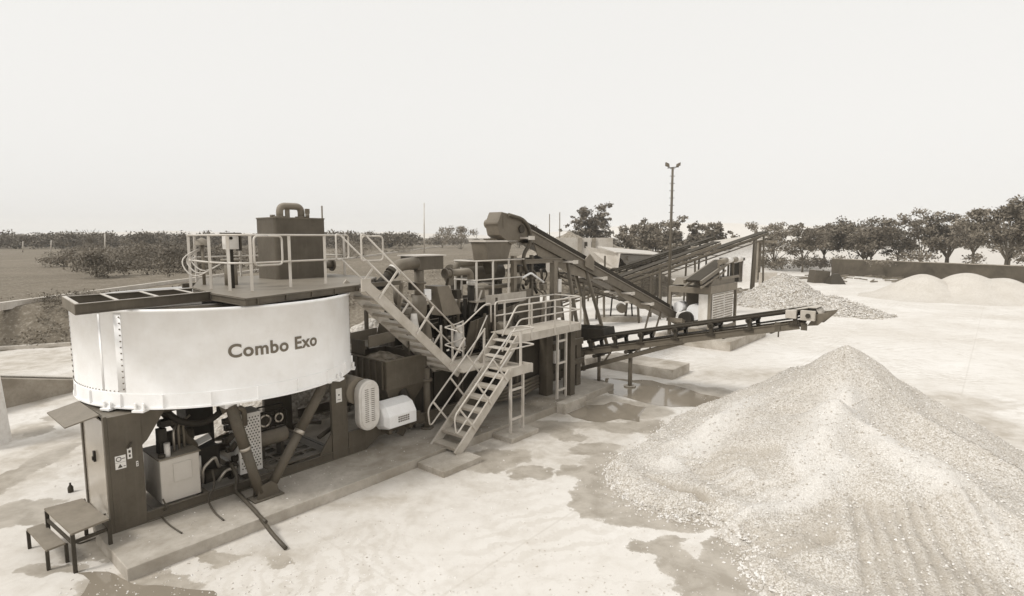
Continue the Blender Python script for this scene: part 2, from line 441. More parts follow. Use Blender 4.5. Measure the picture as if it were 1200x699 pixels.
c = t.mix(dirt, c, t.mix(t.ramp(n2, [(.35, 0), (.65, 1)]), sep(.55), sep(.36)))
# drier and paler away from the plant, browner within a few metres of it
nd = t.add('ShaderNodeSeparateXYZ'); mpd = t.add('ShaderNodeMapping'); mpd.inputs['Location'].default_value = (0, 0, 0); t.L(p, mpd.inputs['Vector'])
mpp = t.add('ShaderNodeMapping', vector_type='TEXTURE'); mpp.inputs['Location'].default_value = m2w((6.5, .6, 0)); mpp.inputs['Rotation'].default_value = (0, 0, ROTZ); mpp.inputs['Scale'].default_value = (11.5, 5.2, 9)
t.L(vm3.outputs[0], mpp.inputs['Vector']); lp = t.add('ShaderNodeVectorMath', operation='LENGTH'); t.L(mpp.outputs[0], lp.inputs[0])
near = t.ramp(lp.outputs['Value'], [(.55, .75), (1.0, 0)])
c = t.mix(near, c, t.mix(t.ramp(n2, [(.4, 0), (.65, 1)]), sep(.56), sep(.42)))
c = t.mix(t.math('MULTIPLY', wet_dark, .9), c, t.mix(t.ramp(n2, [(.4, 0), (.6, 1)]), sep(.25), sep(.38)))
rg = t.math('MULTIPLY_ADD', wet_dark, -.51, .93)
t.bump(t.math('ADD', n2, t.math('MULTIPLY', n3, .3)), .25, .03)
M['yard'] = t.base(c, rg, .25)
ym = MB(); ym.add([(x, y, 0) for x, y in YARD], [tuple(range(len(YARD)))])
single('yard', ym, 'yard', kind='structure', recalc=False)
# puddle: a shallow sheet of water
t = NT('puddle_water'); p = t.coord('Position'); n = t.noise(p, 3, 3)
t.bump(n, .02, .01); M['water'] = t.base(sep(.22), .06, .5)
def puddle(name, pts, z=.004):
    P = [pw(x, y, z)[:2] for x, y in pts]; out = []
    for i in range(len(P)):
        a, b = P[i], P[(i+1) % len(P)]
        for k in range(6):
            u = k/6; x, y = a[0]+(b[0]-a[0])*u, a[1]+(b[1]-a[1])*u
            out.append((x+nz(x, y, 1.7, 3)*.16, y+nz(x, y, 1.7, 9)*.3, z))
    mb = MB(); mb.add(out, [tuple(range(len(out)))])
    single(name, mb, 'water', kind='structure', recalc=False)
puddle('puddle', [(700, 444), (764, 446), (857, 470), (850, 482), (815, 478), (770, 476), (745, 468), (712, 462)])
puddle('puddle', [(655, 482), (715, 470), (760, 478), (745, 492), (690, 496)])
puddle('puddle', [(95, 670), (170, 684), (250, 690), (255, 720), (90, 720)])
# hills on the horizon
def ridge(name, pts, Y, depth, mat):
    mb = MB(); n = len(pts); vs_ = []
    for k in range(7):
        u = k/6; hh = math.sin(math.pi*min(1, u*1.0)) if k else 0
        for (x, h) in pts: vs_.append((x, Y+depth*u, -2+(h+2)*math.sin(math.pi*.5*min(1, u*2)) if u <= .5 else -2+(h+2)*math.sin(math.pi*.5*min(1, (1-u)*2))))
    mb.add(vs_, [(k*n+i, k*n+i+1, (k+1)*n+i+1, (k+1)*n+i) for k in range(6) for i in range(n-1)], True)
    single(name, mb, mat, kind='structure')
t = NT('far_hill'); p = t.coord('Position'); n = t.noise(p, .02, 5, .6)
M['hill'] = t.base(t.mix(n, sep(.5), sep(.66)), .95, .05)  # distant haze put into the pale hill colour
ridge('hills', [(x, 10+8*nz(x, 0, .004, 2)+26*math.exp(-((x-480)/330)**2)+3*nz(x, 0, .03, 4)) for x in range(-1800, 2400, 40)], 1100, 400, 'hill')

# ---------------------------------------------------------------- hazy air over the whole place
hm = bpy.data.materials.new('hazy_air'); hm.use_nodes = True; hn = hm.node_tree; hn.nodes.clear()
ho = hn.nodes.new('ShaderNodeOutputMaterial'); hv = hn.nodes.new('ShaderNodeVolumePrincipled')
hv.inputs['Color'].default_value = (.97, .965, .95, 1); hv.inputs['Density'].default_value = .0004; hv.inputs['Anisotropy'].default_value = .2
hn.links.new(hv.outputs[0], ho.inputs['Volume'])
M['haze'] = hm
single('haze', MB().box(-2600, 2600, -300, 2100, -3.2, 45), 'haze', kind='stuff')
# ---------------------------------------------------------------- plant slab
sl_ = MB(); sl_.prism([(-.15, -1.3, -.3), (13.6, -1.3, -.3), (13.6, 2.7, -.3), (.3, 2.7, -.3), (.03, 1.5, -.3), (-.15, .25, -.3)], (0, 0, .5))
o = single('plant_slab', sl_, 'concrete_d', 'long low concrete slab under the whole washing plant', 'slab', (6, 1, 0), frame='m', bevel=.015)
def lbox(c, sx, sy, sz):   # box about a point
    return MB().box(c[0]-sx/2, c[0]+sx/2, c[1]-sy/2, c[1]+sy/2, c[2]-sz/2, c[2]+sz/2)
TC = (2.52, 1.45); TR = 2.495; ZT, ZB = 3.83, 2.19
# ---------------------------------------------------------------- thickener tank
tank = thing('thickener_tank', 'big round white thickener tank with dark Combo Exo lettering on its side', 'tank', (TC[0], TC[1], 2.0))
N = 128
part('shell', MB().lathe([(TR, ZB+.24), (TR, ZT-.05), (TR+.035, ZT-.05), (TR+.035, ZT), (TR-.03, ZT), (TR-.03, ZB+.3)], (TC[0], TC[1], 0), N), 'white', tank)
part('skirt', MB().lathe([(TR+.002, ZB+.243), (TR+.012, ZB+.24), (TR+.012, ZB+.02), (TR+.035, ZB+.018), (TR+.035, ZB-.012), (TR-.3, ZB-.012)], (TC[0], TC[1], 0), N, False), 'white', tank)
part('underside', MB().lathe([(TR-.25, ZB+.01), (.5, ZB-.2), (.45, ZB-.5), (0, ZB-.5)], (TC[0], TC[1], 0), 48), 'frame', tank)
part('water_surface', MB().lathe([(TR-.03, 3.42), (0, 3.42)], (TC[0], TC[1], 0), 64), 'water', tank)
mb = MB(); mb.lathe([(TR-.03, 3.5), (TR-.32, 3.5), (TR-.32, 3.72), (TR-.34, 3.72), (TR-.34, 3.48), (TR-.03, 3.48)], (TC[0], TC[1], 0), 64, False); part('overflow_launder', mb, 'tan', tank)
def tp(ang, r, z): return (TC[0]+r*math.cos(R(ang)), TC[1]+r*math.sin(R(ang)), z)
for ang in (-150.5, -159.5, -31, 35, 100, 170):
    sm = MB(); n = 4; w_ = 3.2 if ang != -159.5 else 1.1
    sm.lathe([(TR, 2.45), (TR+.004, 2.45), (TR+.004, 3.76), (TR, 3.76)], (TC[0], TC[1], 0), 4, True, (R(ang-w_/2), R(ang+w_/2)))
    st = part('seam_plate', sm, 'white', tank)
    if ang != -159.5:
        rv = MB()
        for i in range(13):
            for k in ((1.0,) if ang == -150.5 else (-1, 1)):
                z = 2.5+i*.1; part('rivet', MB().tube([tp(ang+k, TR+.002, z), tp(ang+k, TR+.018, z)], .012, 6), 'frame2', st)
rv = MB()
for i in range(23): 
    a = -196+i*2.0; rv.tube([tp(a, TR+.0, ZB+.27), tp(a, TR+.012, ZB+.27)], .009, 6)
part('rivet_row', rv, 'frame2', tank)
for i in range(22):
    a = -200+i*16.4; gm = MB(); gm.beam(tp(a, TR+.03, ZB+.02), tp(a, TR+.026, ZB+.235), .012, .035, (math.cos(R(a)), math.sin(R(a)), 0)); part('skirt_gusset', gm, 'white', tank)
for a in (-157, -143, -60, -38):
    bm_ = MB(); bm_.beam(tp(a, TR-.05, ZB-.03), tp(a, TR+.1, ZB-.03), .2, .04); bm_.beam(tp(a-1.6, TR+.05, ZB), tp(a-1.6, TR+.05, ZB+.1), .02, .08); bm_.beam(tp(a+1.6, TR+.05, ZB), tp(a+1.6, TR+.05, ZB+.1), .02, .08)
    part('mounting_lug', bm_, 'white', tank, .006)
# lettering wrapped on the shell
cu = bpy.data.curves.new('lettering', 'FONT'); cu.body = 'Combo Exo'; cu.size = 1; cu.offset = .028; cu.space_character = 1.07; cu.extrude = .0; cu.resolution_u = 6
tob = bpy.data.objects.new('lettering_tmp', cu); COL.objects.link(tob)
dg = bpy.context.evaluated_depsgraph_get(); me = bpy.data.meshes.new_from_object(tob.evaluated_get(dg))
bpy.data.objects.remove(tob)
bm = bmesh.new(); bm.from_mesh(me); bmesh.ops.triangulate(bm, faces=bm.faces)
bmesh.ops.subdivide_edges(bm, edges=[e for e in bm.edges if e.calc_length() > .12], cuts=2)
x0 = min(v.co.x for v in bm.verts); x1 = max(v.co.x for v in bm.verts)
A0, A1, ZL = R(-111.4), R(-74.2), 2.975
kx = (A1-A0)*TR/(x1-x0); lm = MB(); ky = kx*1.0
xsplit = x0+(x1-x0)*.64
for v in bm.verts:
    a = A0+(v.co.x-x0)*kx/TR
    lm.v.append((TC[0]+(TR+.006)*math.cos(a), TC[1]+(TR+.006)*math.sin(a), ZL+v.co.y*ky))
for k in (0, 1):
    w2_ = MB(); w2_.v = lm.v; w2_.f = [tuple(v.index for v in f.verts) for f in bm.faces if (f.calc_center_median().x > xsplit) == bool(k)]
    used = sorted({i for f in w2_.f for i in f}); ix = {o: n for n, o in enumerate(used)}
    w2_.v = [lm.v[i] for i in used]; w2_.f = [tuple(ix[i] for i in f) for f in w2_.f]; w2_.s = [False]*len(w2_.f)
    part('lettering', w2_, 'letter', tank)
bm.free()
# ---------------------------------------------------------------- bridge beam across the rim
br = thing('bridge_beam', 'open dark channel bridge resting across the rim of the white tank', 'beam', (.1, 1, 3.84))
P1, P2 = pz(88, 357, 4.0), pz(73, 348, 4.0); Q1, Q2 = pz(246, 342, 4.0), pz(225, 338, 4.0)
def lev(p, z): return (p[0], p[1], z)
part('side_beam', MB().ibeam(lev(P1, 3.92), lev(Q1, 3.92), .07, .16, .012), 'frame', br); part('side_beam', MB().ibeam(lev(P2, 3.92), lev(Q2, 3.92), .07, .16, .012), 'frame', br)
part('end_plate', MB().beam(lev(P1, 3.918), lev(P2, 3.918), .02, .165), 'frame2', br)
def lerp(a, b, t): return tuple(a[i]+(b[i]-a[i])*t for i in range(3))
for tt in (.012, .27, .56, .85): part('cross_bar', MB().beam(lev(lerp(P1, Q1, tt), 4.006), lev(lerp(P2, Q2, tt), 4.006), .05, .012), 'rail', br)
for s_, e_ in ((P1, Q1), (P2, Q2)): part('edge_strip', MB().beam(lev(s_, 4.004), lev(e_, 4.004), .035, .006), 'rail', br)
single('launder_bar', MB().beam(pz(112, 363, 3.84), pz(236, 353, 3.84), .07, .09), 'white', 'white bar lying across the inside of the tank below the bridge', 'bar', pz(118, 363, 3.75), frame='m', bevel=.01)
# ---------------------------------------------------------------- platform on the tank
DZ = 3.98
dk = [pz(226, 337, DZ)[:2], pz(250, 344, DZ)[:2], pz(288, 350, DZ)[:2], pz(420, 334, DZ)[:2], (6.3, 1.4), (6.3, 4.2), (3.2, 4.3)]
pf = thing('tank_platform', 'dark platform deck with pale tubular handrails on top of the white tank', 'platform', (*dk[2], 3.84))
part('deck_plate', MB().prism([(x, y, DZ-.012) for x, y in dk], (0, 0, .012)), 'frame2', pf)
for i in range(len(dk)):
    a, b_ = dk[i], dk[(i+1) % len(dk)]
    part('edge_channel', MB().ibeam((*a, DZ-.072), (*b_, DZ-.072), .05, .115, .012), 'frame', pf)
for t_ in (.08, .3, .52, .74, .97):
    p = lerp((*dk[2], 0), (*dk[3], 0), t_); part('stiffener', MB().box(p[0]-.012, p[0]+.012, p[1]-.034, p[1]+.0, DZ-.125, DZ-.02), 'frame', pf)
for k in range(4):
    y = .2+k*1.0; part('joist', MB().beam((2.4, y, DZ-.07), (6.1, y, DZ-.07), .06, .1), 'frame', pf)
part('leg', MB().tube([(5.05, 1.1, DZ-.1), (5.05, 1.1, 2.0)], .11, 12), 'frame', pf)
part('leg', MB().tube([(6.2, 4.0, DZ-.1), (6.2, 4.0, .2)], .09, 12), 'frame', pf)
rp = [pz(224, 338, 3.9), pz(248, 343.5, 3.9), pz(270, 346, 3.9), pz(296, 346, 3.9), pz(341, 341, 3.9), pz(382, 337, 3.9)]
rback = [(3.1, 4.25, 3.9), (4.2, 4.3, 3.9), (5.4, 4.3, 3.9), (6.25, 4.15, 3.9), (6.3, 2.8, 3.9)]
RT, RM = 5.03, 4.5
for p in rp: part('post', MB().beam(lev(p, 3.88), lev(p, RT), .055, .02, (U[0], U[1], 0)), 'rail', pf)
for p in rback: part('post', MB().beam(lev(p, 3.9), lev(p, RT), .05, .03, (0, 1, 0)), 'rail', pf)
rend = (rp[5][0]+.62, rp[5][1]+.2, 3.9)
for z in (RT, RM): part('handrail', MB().tube([lev(p, z) for p in rback[::-1]]+[lev(p, z) for p in rp]+[lev(rend, z)], .02, 8), 'rail', pf)
part('rail_end', MB().tube([lev(rend, RT)]+fillet([lev(rend, RT), lev((rend[0]+.14, rend[1]+.05, 0), RT), lev((rend[0]+.14, rend[1]+.05, 0), RM), lev(rend, RM)], .08), .02, 8), 'rail', pf)
def loop_gate(name, a, b_, parent):
    part(name, MB().tube(fillet([lev(lerp(a, b_, .5), RT-.02), lev(a, RT-.02), lev(a, RM-.05), lev(b_, RM-.05), lev(b_, RT-.02), lev(lerp(a, b_, .5), RT-.02)], .1), .02, 8), 'rail', parent)
g0 = lerp(rp[3], rp[4], .05); g1 = lerp(rp[3], rp[4], .92)
loop_gate('gate_loop', (g0[0], g0[1]-.06, 0), (g1[0]-.12, g1[1]-.06, 0), pf)
loop_gate('gate_loop', (rend[0]+.25, rend[1]-.3, 0), (rend[0]+.75, rend[1]-.42, 0), pf)
# square dosing tank on the deck, with its pipe bend
bx = thing('square_tank', 'dark square steel tank standing on the platform deck, with a bent pipe on its lid', 'tank', (4.85, 2.85, DZ))
ba, bb = (4.18, 5.5), (2.35, 3.35); zt_ = pb(323, 256, 2.35)[2]
def rrect(x0, x1, y0, y1, r, n=5):
    out = []
    for cx, cy, a0 in ((x1-r, y1-r, 0), (x0+r, y1-r, 90), (x0+r, y0+r, 180), (x1-r, y0+r, 270)):
        for i in range(n+1): out.append((cx+r*math.cos(R(a0+90*i/n)), cy+r*math.sin(R(a0+90*i/n))))
    return out
part('body', MB().prism([(x, y, DZ) for x, y in rrect(ba[0], ba[1], bb[0], bb[1], .1)], (0, 0, zt_-DZ)), 'frame', bx)
part('lid', MB().prism([(x, y, zt_) for x, y in rrect(ba[0]-.015, ba[1]+.015, bb[0]-.015, bb[1]+.015, .11)], (0, 0, .03)), 'frame2', bx)
pc = [pb(328, 256, 2.8), pb(353, 255, 2.8)]; zz = pb(340, 242, 2.8)[2]
pp = fillet([lev(pc[0], zt_), lev(pc[0], zz), lev(pc[1], zz), lev(pc[1], zt_)], .22, 8)
pi_ = part('pipe_bend', MB().tube(pp, .085, 14), 'tan', bx)
for c in pc: part('flange', MB().cyl(lev(c, zt_+.03), lev(c, zt_+.07), .15, 16), 'frame2', pi_)
part('pipe_support', MB().beam(lev(lerp(pc[0], pc[1], .35), zt_+.03), lev(lerp(pc[0], pc[1], .35), zz-.05), .12, .02), 'tan', bx)
part('valve', MB().cyl((5.15, 2.6, zt_+.03), (5.15, 2.6, zt_+.14), .05, 10).box(5.1, 5.2, 2.57, 2.63, zt_+.14, zt_+.26), 'frame2', bx)
part('breather', MB().cyl((4.4, 2.9, zt_+.03), (4.4, 2.9, zt_+.1), .06, 10), 'frame2', bx)
part('rod', MB().cyl((5.56, 2.6, DZ), (5.56, 2.6, zt_+.35), .02, 6), 'frame2', bx)
mb = MB()
q = (5.6, 2.9, DZ+.28); mb.cyl(q, (5.95, 2.9, q[2]), .1, 14); mb.cyl((5.95, 2.9, q[2]), (6.0, 2.9, q[2]), .17, 14); mb.cyl((5.64, 2.9, q[2]), (5.68, 2.9, q[2]), .17, 14)
part('outlet_pipe', mb, 'frame2', bx)
# control box on a post
cbp = pz(273, 338, DZ)
cb = thing('control_box', 'small dark hooded control box on a black post behind the railing', 'control box', cbp)
part('post', MB().beam(lev(cbp, DZ), lev(cbp, 4.95), .06, .06), 'black', cb)
part('case', MB().box(cbp[0]-.13, cbp[0]+.13, cbp[1]-.08, cbp[1]+.08, 4.75, 5.05), 'offwhite', cb, .01)
part('hood', MB().box(cbp[0]-.16, cbp[0]+.16, cbp[1]-.13, cbp[1]+.1, 5.052, 5.075).box(cbp[0]+.137, cbp[0]+.16, cbp[1]-.13, cbp[1]+.1, 4.72, 5.05), 'dark', cb)
part('button', MB().cyl((cbp[0]-.03, cbp[1]-.08, 4.97), (cbp[0]-.03, cbp[1]-.11, 4.97), .03, 10), 'black', cb)
# drive head with cables at the left rear of the deck
dh = thing('drive_motor', 'small geared drive motor with looping cables at the left end of the deck', 'motor', (2.75, 2.0, DZ))
c0 = pz(245, 337, DZ)
c0 = (2.85, 1.75)
part('housing', MB().cyl((*c0, DZ), (*c0, DZ+.5), .13, 14).cyl((*c0, DZ+.5), (*c0, DZ+.55), .19, 14), 'tan', dh)
part('column', MB().cyl((c0[0]-.35, c0[1]+.5, DZ), (c0[0]-.35, c0[1]+.5, DZ+.85), .035, 8).lathe([(.16, .84), (.12, .95), (0, 1.0)], (c0[0]-.35, c0[1]+.5, DZ), 12), 'tan', dh)
for k in range(3):
    part('cable', MB().tube(fillet([(c0[0]-.1, c0[1], DZ+.5), (c0[0]-.45-.1*k, c0[1]+.3, DZ+.25-.06*k), (c0[0]-.6-.1*k, c0[1]+.6, DZ+.55), (c0[0]-.35, c0[1]+.5, DZ+.8)], .25), .014, 6), 'rail', dh)
# ---------------------------------------------------------------- steel base with cabinet
bs = thing('tank_stand', 'dark steel base frame carrying the white tank, with a tall cabinet at its left end', 'stand', (2.2, 1.25, .2))
cbn = MB(); cbn.box(.05, .52, 0, .06, .2, 2.13).box(.05, .52, 1.37, 1.43, .2, 2.13).box(.46, .518, .06, 1.37, .2, 2.12).box(.05, .46, .06, 1.37, 2.06, 2.12).box(0, .05, 0, .09, .2, 2.15).box(0, .05, 1.34, 1.43, .2, 2.15).box(.0, .05, .09, 1.34, .2, .32)
cabp = part('cabinet', cbn, 'frame', bs, .006)
part('door', MB().box(.02, .045, .1, 1.33, .33, 2.04), 'glossp', cabp)
part('handle', MB().box(-.012, .02, .66, .72, 1.25, 1.43).box(-.03, -.012, .67, .71, 1.28, 1.34), 'black', cabp)
part('cable', MB().tube(fillet([(.0, .3, .45), (-.08, .4, .36), (-.05, .7, .42), (-.09, .9, .34), (-.1, 1.1, .5)], .1), .018, 6), 'hose', cabp)
for (x0_, x1_, z0_, z1_, nm) in ((.12, .27, 1.36, 1.47, 'warning_sticker'), (.12, .27, 1.25, 1.355, 'warning_sticker'), (.295, .36, 1.38, 1.56, 'warning_sticker'), (.41, .44, 1.22, 1.31, 'small_sticker')):
    s_ = part(nm, MB().box(x0_, x1_, -.004, -.0005, z0_, z1_), 'sticker', cabp)
    w_, h_ = x1_-x0_, z1_-z0_; k = MB()
    if nm == 'warning_sticker' and w_ > .1:
        if z0_ > 1.3: k.lathe([(.028, -.002), (.04, -.002), (.04, -.0), (.028, 0)], (x0_+.05, -.0045, z0_+.055), 14, False, (0, 2*math.pi), 'y'); k.box(x0_+.095, x1_-.01, -.006, -.0045, z0_+.05, z0_+.062)
        else: k.prism([(x0_+.03, -.0045, z0_+.02), (x0_+.1, -.0045, z0_+.02), (x0_+.065, -.0045, z0_+.085)], (0, -.0015, 0)); k.box(x0_+.11, x1_-.01, -.006, -.0045, z0_+.03, z0_+.042)
    else: k.box(x0_+w_*.25, x1_-w_*.25, -.006, -.0045, z0_+h_*.55, z0_+h_*.8); k.box(x0_+w_*.3, x1_-w_*.3, -.006, -.0045, z0_+h_*.15, z0_+h_*.4)
    part('print', k, 'ink', s_)
part('latch', MB().beam((.3, -.02, 1.56), (.36, -.03, 1.66), .03, .02), 'dark', cabp)
part('gusset', MB().prism([(.52, .02, 2.17), (.52, .02, 1.55), (.6, .02, 1.62), (.95, .02, 2.17)], (0, .05, 0)), 'frame', bs)
v0 = [pz(78, 470, 2.1), pz(108, 480, 2.14), pz(98, 494, 1.95), pz(70, 482, 1.93)]
part('visor', MB().prism([(-.02, 1.3, 2.16), (-.02, .1, 2.16), (-.42, .35, 2.0), (-.42, 1.55, 2.0)], (0, 0, .02)), 'frame2', bs)
# chassis rails and cross members
part('chassis_rail', MB().ibeam((.52, .03, .29), (4.6, .03, .29), .07, .18, .015), 'frame', bs)
part('chassis_rail', MB().ibeam((.52, 2.45, .29), (4.6, 2.45, .29), .07, .18, .015), 'frame', bs)
for x in (.6, 1.5, 2.4, 3.3, 4.2): part('cross_member', MB().box(x-.04, x+.04, .07, 2.41, .22, .36), 'frame', bs)
fl = MB()
for (x0_, x1_) in ((2.66, 2.78), (3.0, 3.06), (3.28, 3.34), (3.56, 3.62), (3.84, 4.05)): fl.box(x0_, x1_, .08, 1.9, .40, .42)
for y0_, y1_ in ((.08, .3), (.48, .6), (.8, .92), (1.15, 1.25), (1.5, 1.9)):
    for x0_, x1_ in ((2.78, 3.0), (3.06, 3.28), (3.34, 3.56), (3.62, 3.84)): fl.box(x0_, x1_, y0_, y1_, .40, .42)
part('slotted_floor', fl, 'frame', bs)
for y in (0.0, 2.4):
    part('end_column', MB().box(4.05, 4.43, y, y+.08, .2, 2.17), 'frame', bs, .006)
part('end_column', MB().box(4.36, 4.43, .08, .5, .2, 2.15), 'frame', bs)
part('column_gusset', MB().prism([(4.05, .03, .38), (4.05, .03, .8), (3.75, .03, .38)], (0, .04, 0)), 'frame', bs)
part('inner_column', MB().box(3.55, 3.95, 2.0, 2.1, .4, 2.15), 'frame', bs)
part('ring_beam', MB().tube([(.7, .25, 2.02), (2.0, .1, 2.02), (3.2, .15, 2.02), (3.45, .2, 2.02)], .055, 10), 'frame', bs)
part('flange', MB().cyl((3.3, .17, 2.02), (3.36, .18, 2.02), .12, 14).cyl((3.42, .18, 2.02), (3.48, .19, 2.02), .12, 14), 'frame', bs)
part('perforated_strip', MB().box(1.35, 2.75, .62, .64, 1.98, 2.13), 'tan', bs)
for x in (4.0, 4.22): pass
st_ = part('sticker', MB().box(4.16, 4.3, -.005, -.0008, 1.45, 1.75), 'sticker', bs)
part('print', MB().lathe([(0, 0), (.02, 0)], (4.23, -.006, 1.61), 10, False, (0, 6.283), 'y').box(4.19, 4.27, -.0068, -.0055, 1.5, 1.512), 'ink', st_)
for k in range(3): part('cross_pipe', MB().tube([(4.0, .5+.5*k, .6+.25*(k % 2)), (4.36, .5+.5*k, .75)], .05, 8), 'frame', bs)
# big diagonal tubular braces
foot = (2.24, -.58, .3); tl = (1.74, -.55, 2.06); tr_ = (3.6, -.52, 2.1)
def brace(a, b_):
    d = Vector(b_)-Vector(a); k = part('brace', MB().tube([a, lerp(a, b_, .52)], .088, 14).tube([lerp(a, b_, .52), b_], .098, 14), 'frame', bs)
    part('collar', MB().cyl(lerp(a, b_, .50), lerp(a, b_, .535), .105, 14), 'steel', k)
brace((foot[0]-.08, foot[1], foot[2]+.03), tl); brace((foot[0]+.12, foot[1]+.02, foot[2]+.03), tr_)
part('brace_shoe', MB().prism([(2.08, -.66, .2), (2.5, -.66, .2), (2.46, -.66, .4), (2.36, -.66, .5), (2.12, -.66, .46)], (0, .03, 0)).prism([(2.08, -.48, .2), (2.5, -.48, .2), (2.46, -.48, .4), (2.36, -.48, .5), (2.12, -.48, .46)], (0, .03, 0)).box(2.0, 2.56, -.72, -.4, .2, .225).box(2.25, 2.35, -.45, .0, .225, .33), 'frame', bs)
for p in (tl, tr_): part('brace_bracket', MB().box(p[0]-.12, p[0]+.12, p[1]-.06, p[1]+.25, p[2]-.03, p[2]+.06), 'white', bs)
# ---------------------------------------------------------------- equipment standing in the base
hu = thing('hydraulic_unit', 'pale box shaped hydraulic tank with dark valves on top, right of the cabinet', 'hydraulic unit', (1.1, .6, .38))
hb = [pb(190, 598, .12), pb(228, 578, .12)]
x0_, x1_ = .78, 1.42; ztop = 1.16
part('tank_body', MB().box(x0_, x1_, .1, .95, .38, ztop), 'panel', hu, .02)
part('inspection_cover', MB().box(x0_+.2, x1_-.14, .082, .099, .72, 1.06), 'panel', hu, .012)
part('top_plate', MB().box(x0_-.02, x1_+.02, .08, .97, ztop+.001, ztop+.025), 'tan', hu)
part('valve_block', MB().box(.86, 1.02, .3, .5, ztop+.025, 1.42).box(.84, .98, .28, .42, 1.42, 1.66).box(.9, 1.08, .34, .52, 1.66, 1.78), 'black', hu, .01)
part('motor', MB().cyl((1.0, .6, 1.36), (1.45, .6, 1.36), .14, 16).cyl((1.45, .6, 1.36), (1.5, .6, 1.36), .11, 16), 'dark', hu)
part('filter', MB().cyl((.94, .2, ztop+.02), (.94, .2, 1.42), .05, 12), 'offwhite', hu); part('filler_cap', MB().cyl((.85, .2, ztop+.02), (.85, .2, ztop+.08), .06, 12), 'dark', hu)
for k in range(3): part('pipework', MB().tube(fillet([(1.1+.1*k, .35+.05*k, ztop+.02), (1.1+.1*k, .35+.05*k, 1.55+.06*k), (1.2+.12*k, .5, 1.62+.06*k)], .08), .022, 7), 'tan' if k else 'steel', hu)
# pump set between
ps = thing('pump_set', 'cluster of dark pumps, boxes and pipework between the pale hydraulic tank and the perforated guard', 'pump', (1.8, .7, .38))
part('pump_box', MB().box(1.5, 1.95, .55, 1.1, .4, 1.02), 'black', ps, .01); part('pump_box', MB().box(1.55, 2.0, 1.0, 1.5, 1.15, 1.75), 'black', ps, .01)
part('label_plate', MB().prism([(1.5, .45, 1.12), (1.78, .45, 1.2), (1.78, .6, 1.26), (1.5, .6, 1.18)], (0, 0, .02)), 'sticker', ps)
part('cylinder', MB().cyl((1.48, .3, .62), (1.48, .3, 1.0), .035, 10), 'offwhite', ps); part('cylinder', MB().cyl((1.48, .3, .42), (1.48, .3, .6), .02, 8), 'dark', ps)
part('pump', MB().cyl((1.6, .45, .5), (2.05, .45, .5), .12, 14).cyl((2.05, .45, .5), (2.1, .45, .5), .18, 14), 'dark', ps)
part('pipework', MB().tube(fillet([(1.5, .25, .5), (1.5, .2, .78), (1.72, .2, .95), (1.8, .25, .7)], .08), .028, 8).tube(fillet([(1.75, .2, .45), (1.9, .2, .62), (2.1, .22, .6)], .06), .03, 8), 'steel', ps)
rng = random.Random(11)
for k in range(7):
    a = (2.0+rng.random()*.2, .2+rng.random()*.4, .5+.2*k); part('fitting', MB().cyl(a, (a[0]+.1, a[1]-.05, a[2]+.12), .06, 8).box(a[0]-.06, a[0]+.07, a[1], a[1]+.1, a[2]-.05, a[2]+.05), 'dark', ps)
part('thick_hose', MB().tube(fillet([(.95, .45, 2.05), (1.15, .35, 1.75), (1.4, .3, 1.62), (1.7, .3, 1.6), (1.95, .25, 1.78)], .2), .06, 10), 'black', ps)
part('thick_pipe', MB().tube([(.92, .6, 2.1), (1.5, .5, 1.1)], .075, 12), 'frame', ps); part('pipe_collar', MB().cyl((.99, .59, 1.99), (1.02, .58, 1.93), .082, 12), 'steel', ps)
part('hose_joint', MB().tube([(1.85, .15, 1.82), (2.15, .1, 1.9)], [.1, .06], 10).tube(fillet([(2.0, .12, 1.85), (2.25, .1, 1.75), (2.3, .2, 1.4)], .1), .05, 8), 'frame2', ps)
part('frame_post', MB().box(2.02, 2.1, 1.15, 1.25, .4, 2.1), 'dark', ps)
# perforated guard
pg = thing('perforated_guard', 'pale perforated sheet guard leaning between the diagonal tube and the compressor', 'guard', (2.42, .3, .4))
part('sheet', MB().box(2.2, 2.64, .28, .3, .4, 1.56).box(2.2, 2.215, .3, .7, .4, 1.56), 'offwhite', pg)
hl = MB()
for i in range(19):
    for j in range(7):
        x = 2.25+j*.058+(i % 2)*.029; z = .5+i*.055
        if x < 2.62: hl.cyl((x, .2795, z), (x, .276, z), .015, 6)
part('perforation', hl, 'dark', pg)
part('cap', MB().box(2.18, 2.66, .26, .72, 1.561, 1.59), 'offwhite', pg)
# compressor
cp = thing('air_compressor', 'small air compressor with horizontal dark receiver tank on the slotted floor', 'compressor', (3.05, .75, .42))
cy = .75
part('receiver', MB().tube([(2.68, cy, .84), (2.71, cy, .84), (2.76, cy, .84), (3.34, cy, .84), (3.39, cy, .84), (3.42, cy, .84)], [.06, .14, .18, .18, .14, .06], 20), 'tan', cp)
for x in (2.85, 3.25): part('foot', MB().box(x-.03, x+.03, cy-.1, cy+.1, .42, .68), 'dark', cp)
part('motor', MB().cyl((3.08, cy, 1.17), (3.32, cy, 1.17), .11, 14), 'dark', cp); part('pump_head', MB().box(2.8, 3.0, cy-.1, cy+.1, 1.05, 1.36), 'dark', cp, .015)
bg_ = MB(); bg_.tube(fillet([(2.74, cy-.14, 1.04), (2.74, cy-.14, 1.42), (3.36, cy-.14, 1.42), (3.36, cy-.14, 1.04), (2.74, cy-.14, 1.04)], .08), .016, 6)
for k in range(6): bg_.tube([(2.8+k*.1, cy-.14, 1.04), (2.8+k*.1, cy-.14, 1.42)], .006, 4)
part('belt_cage', bg_, 'black', cp)
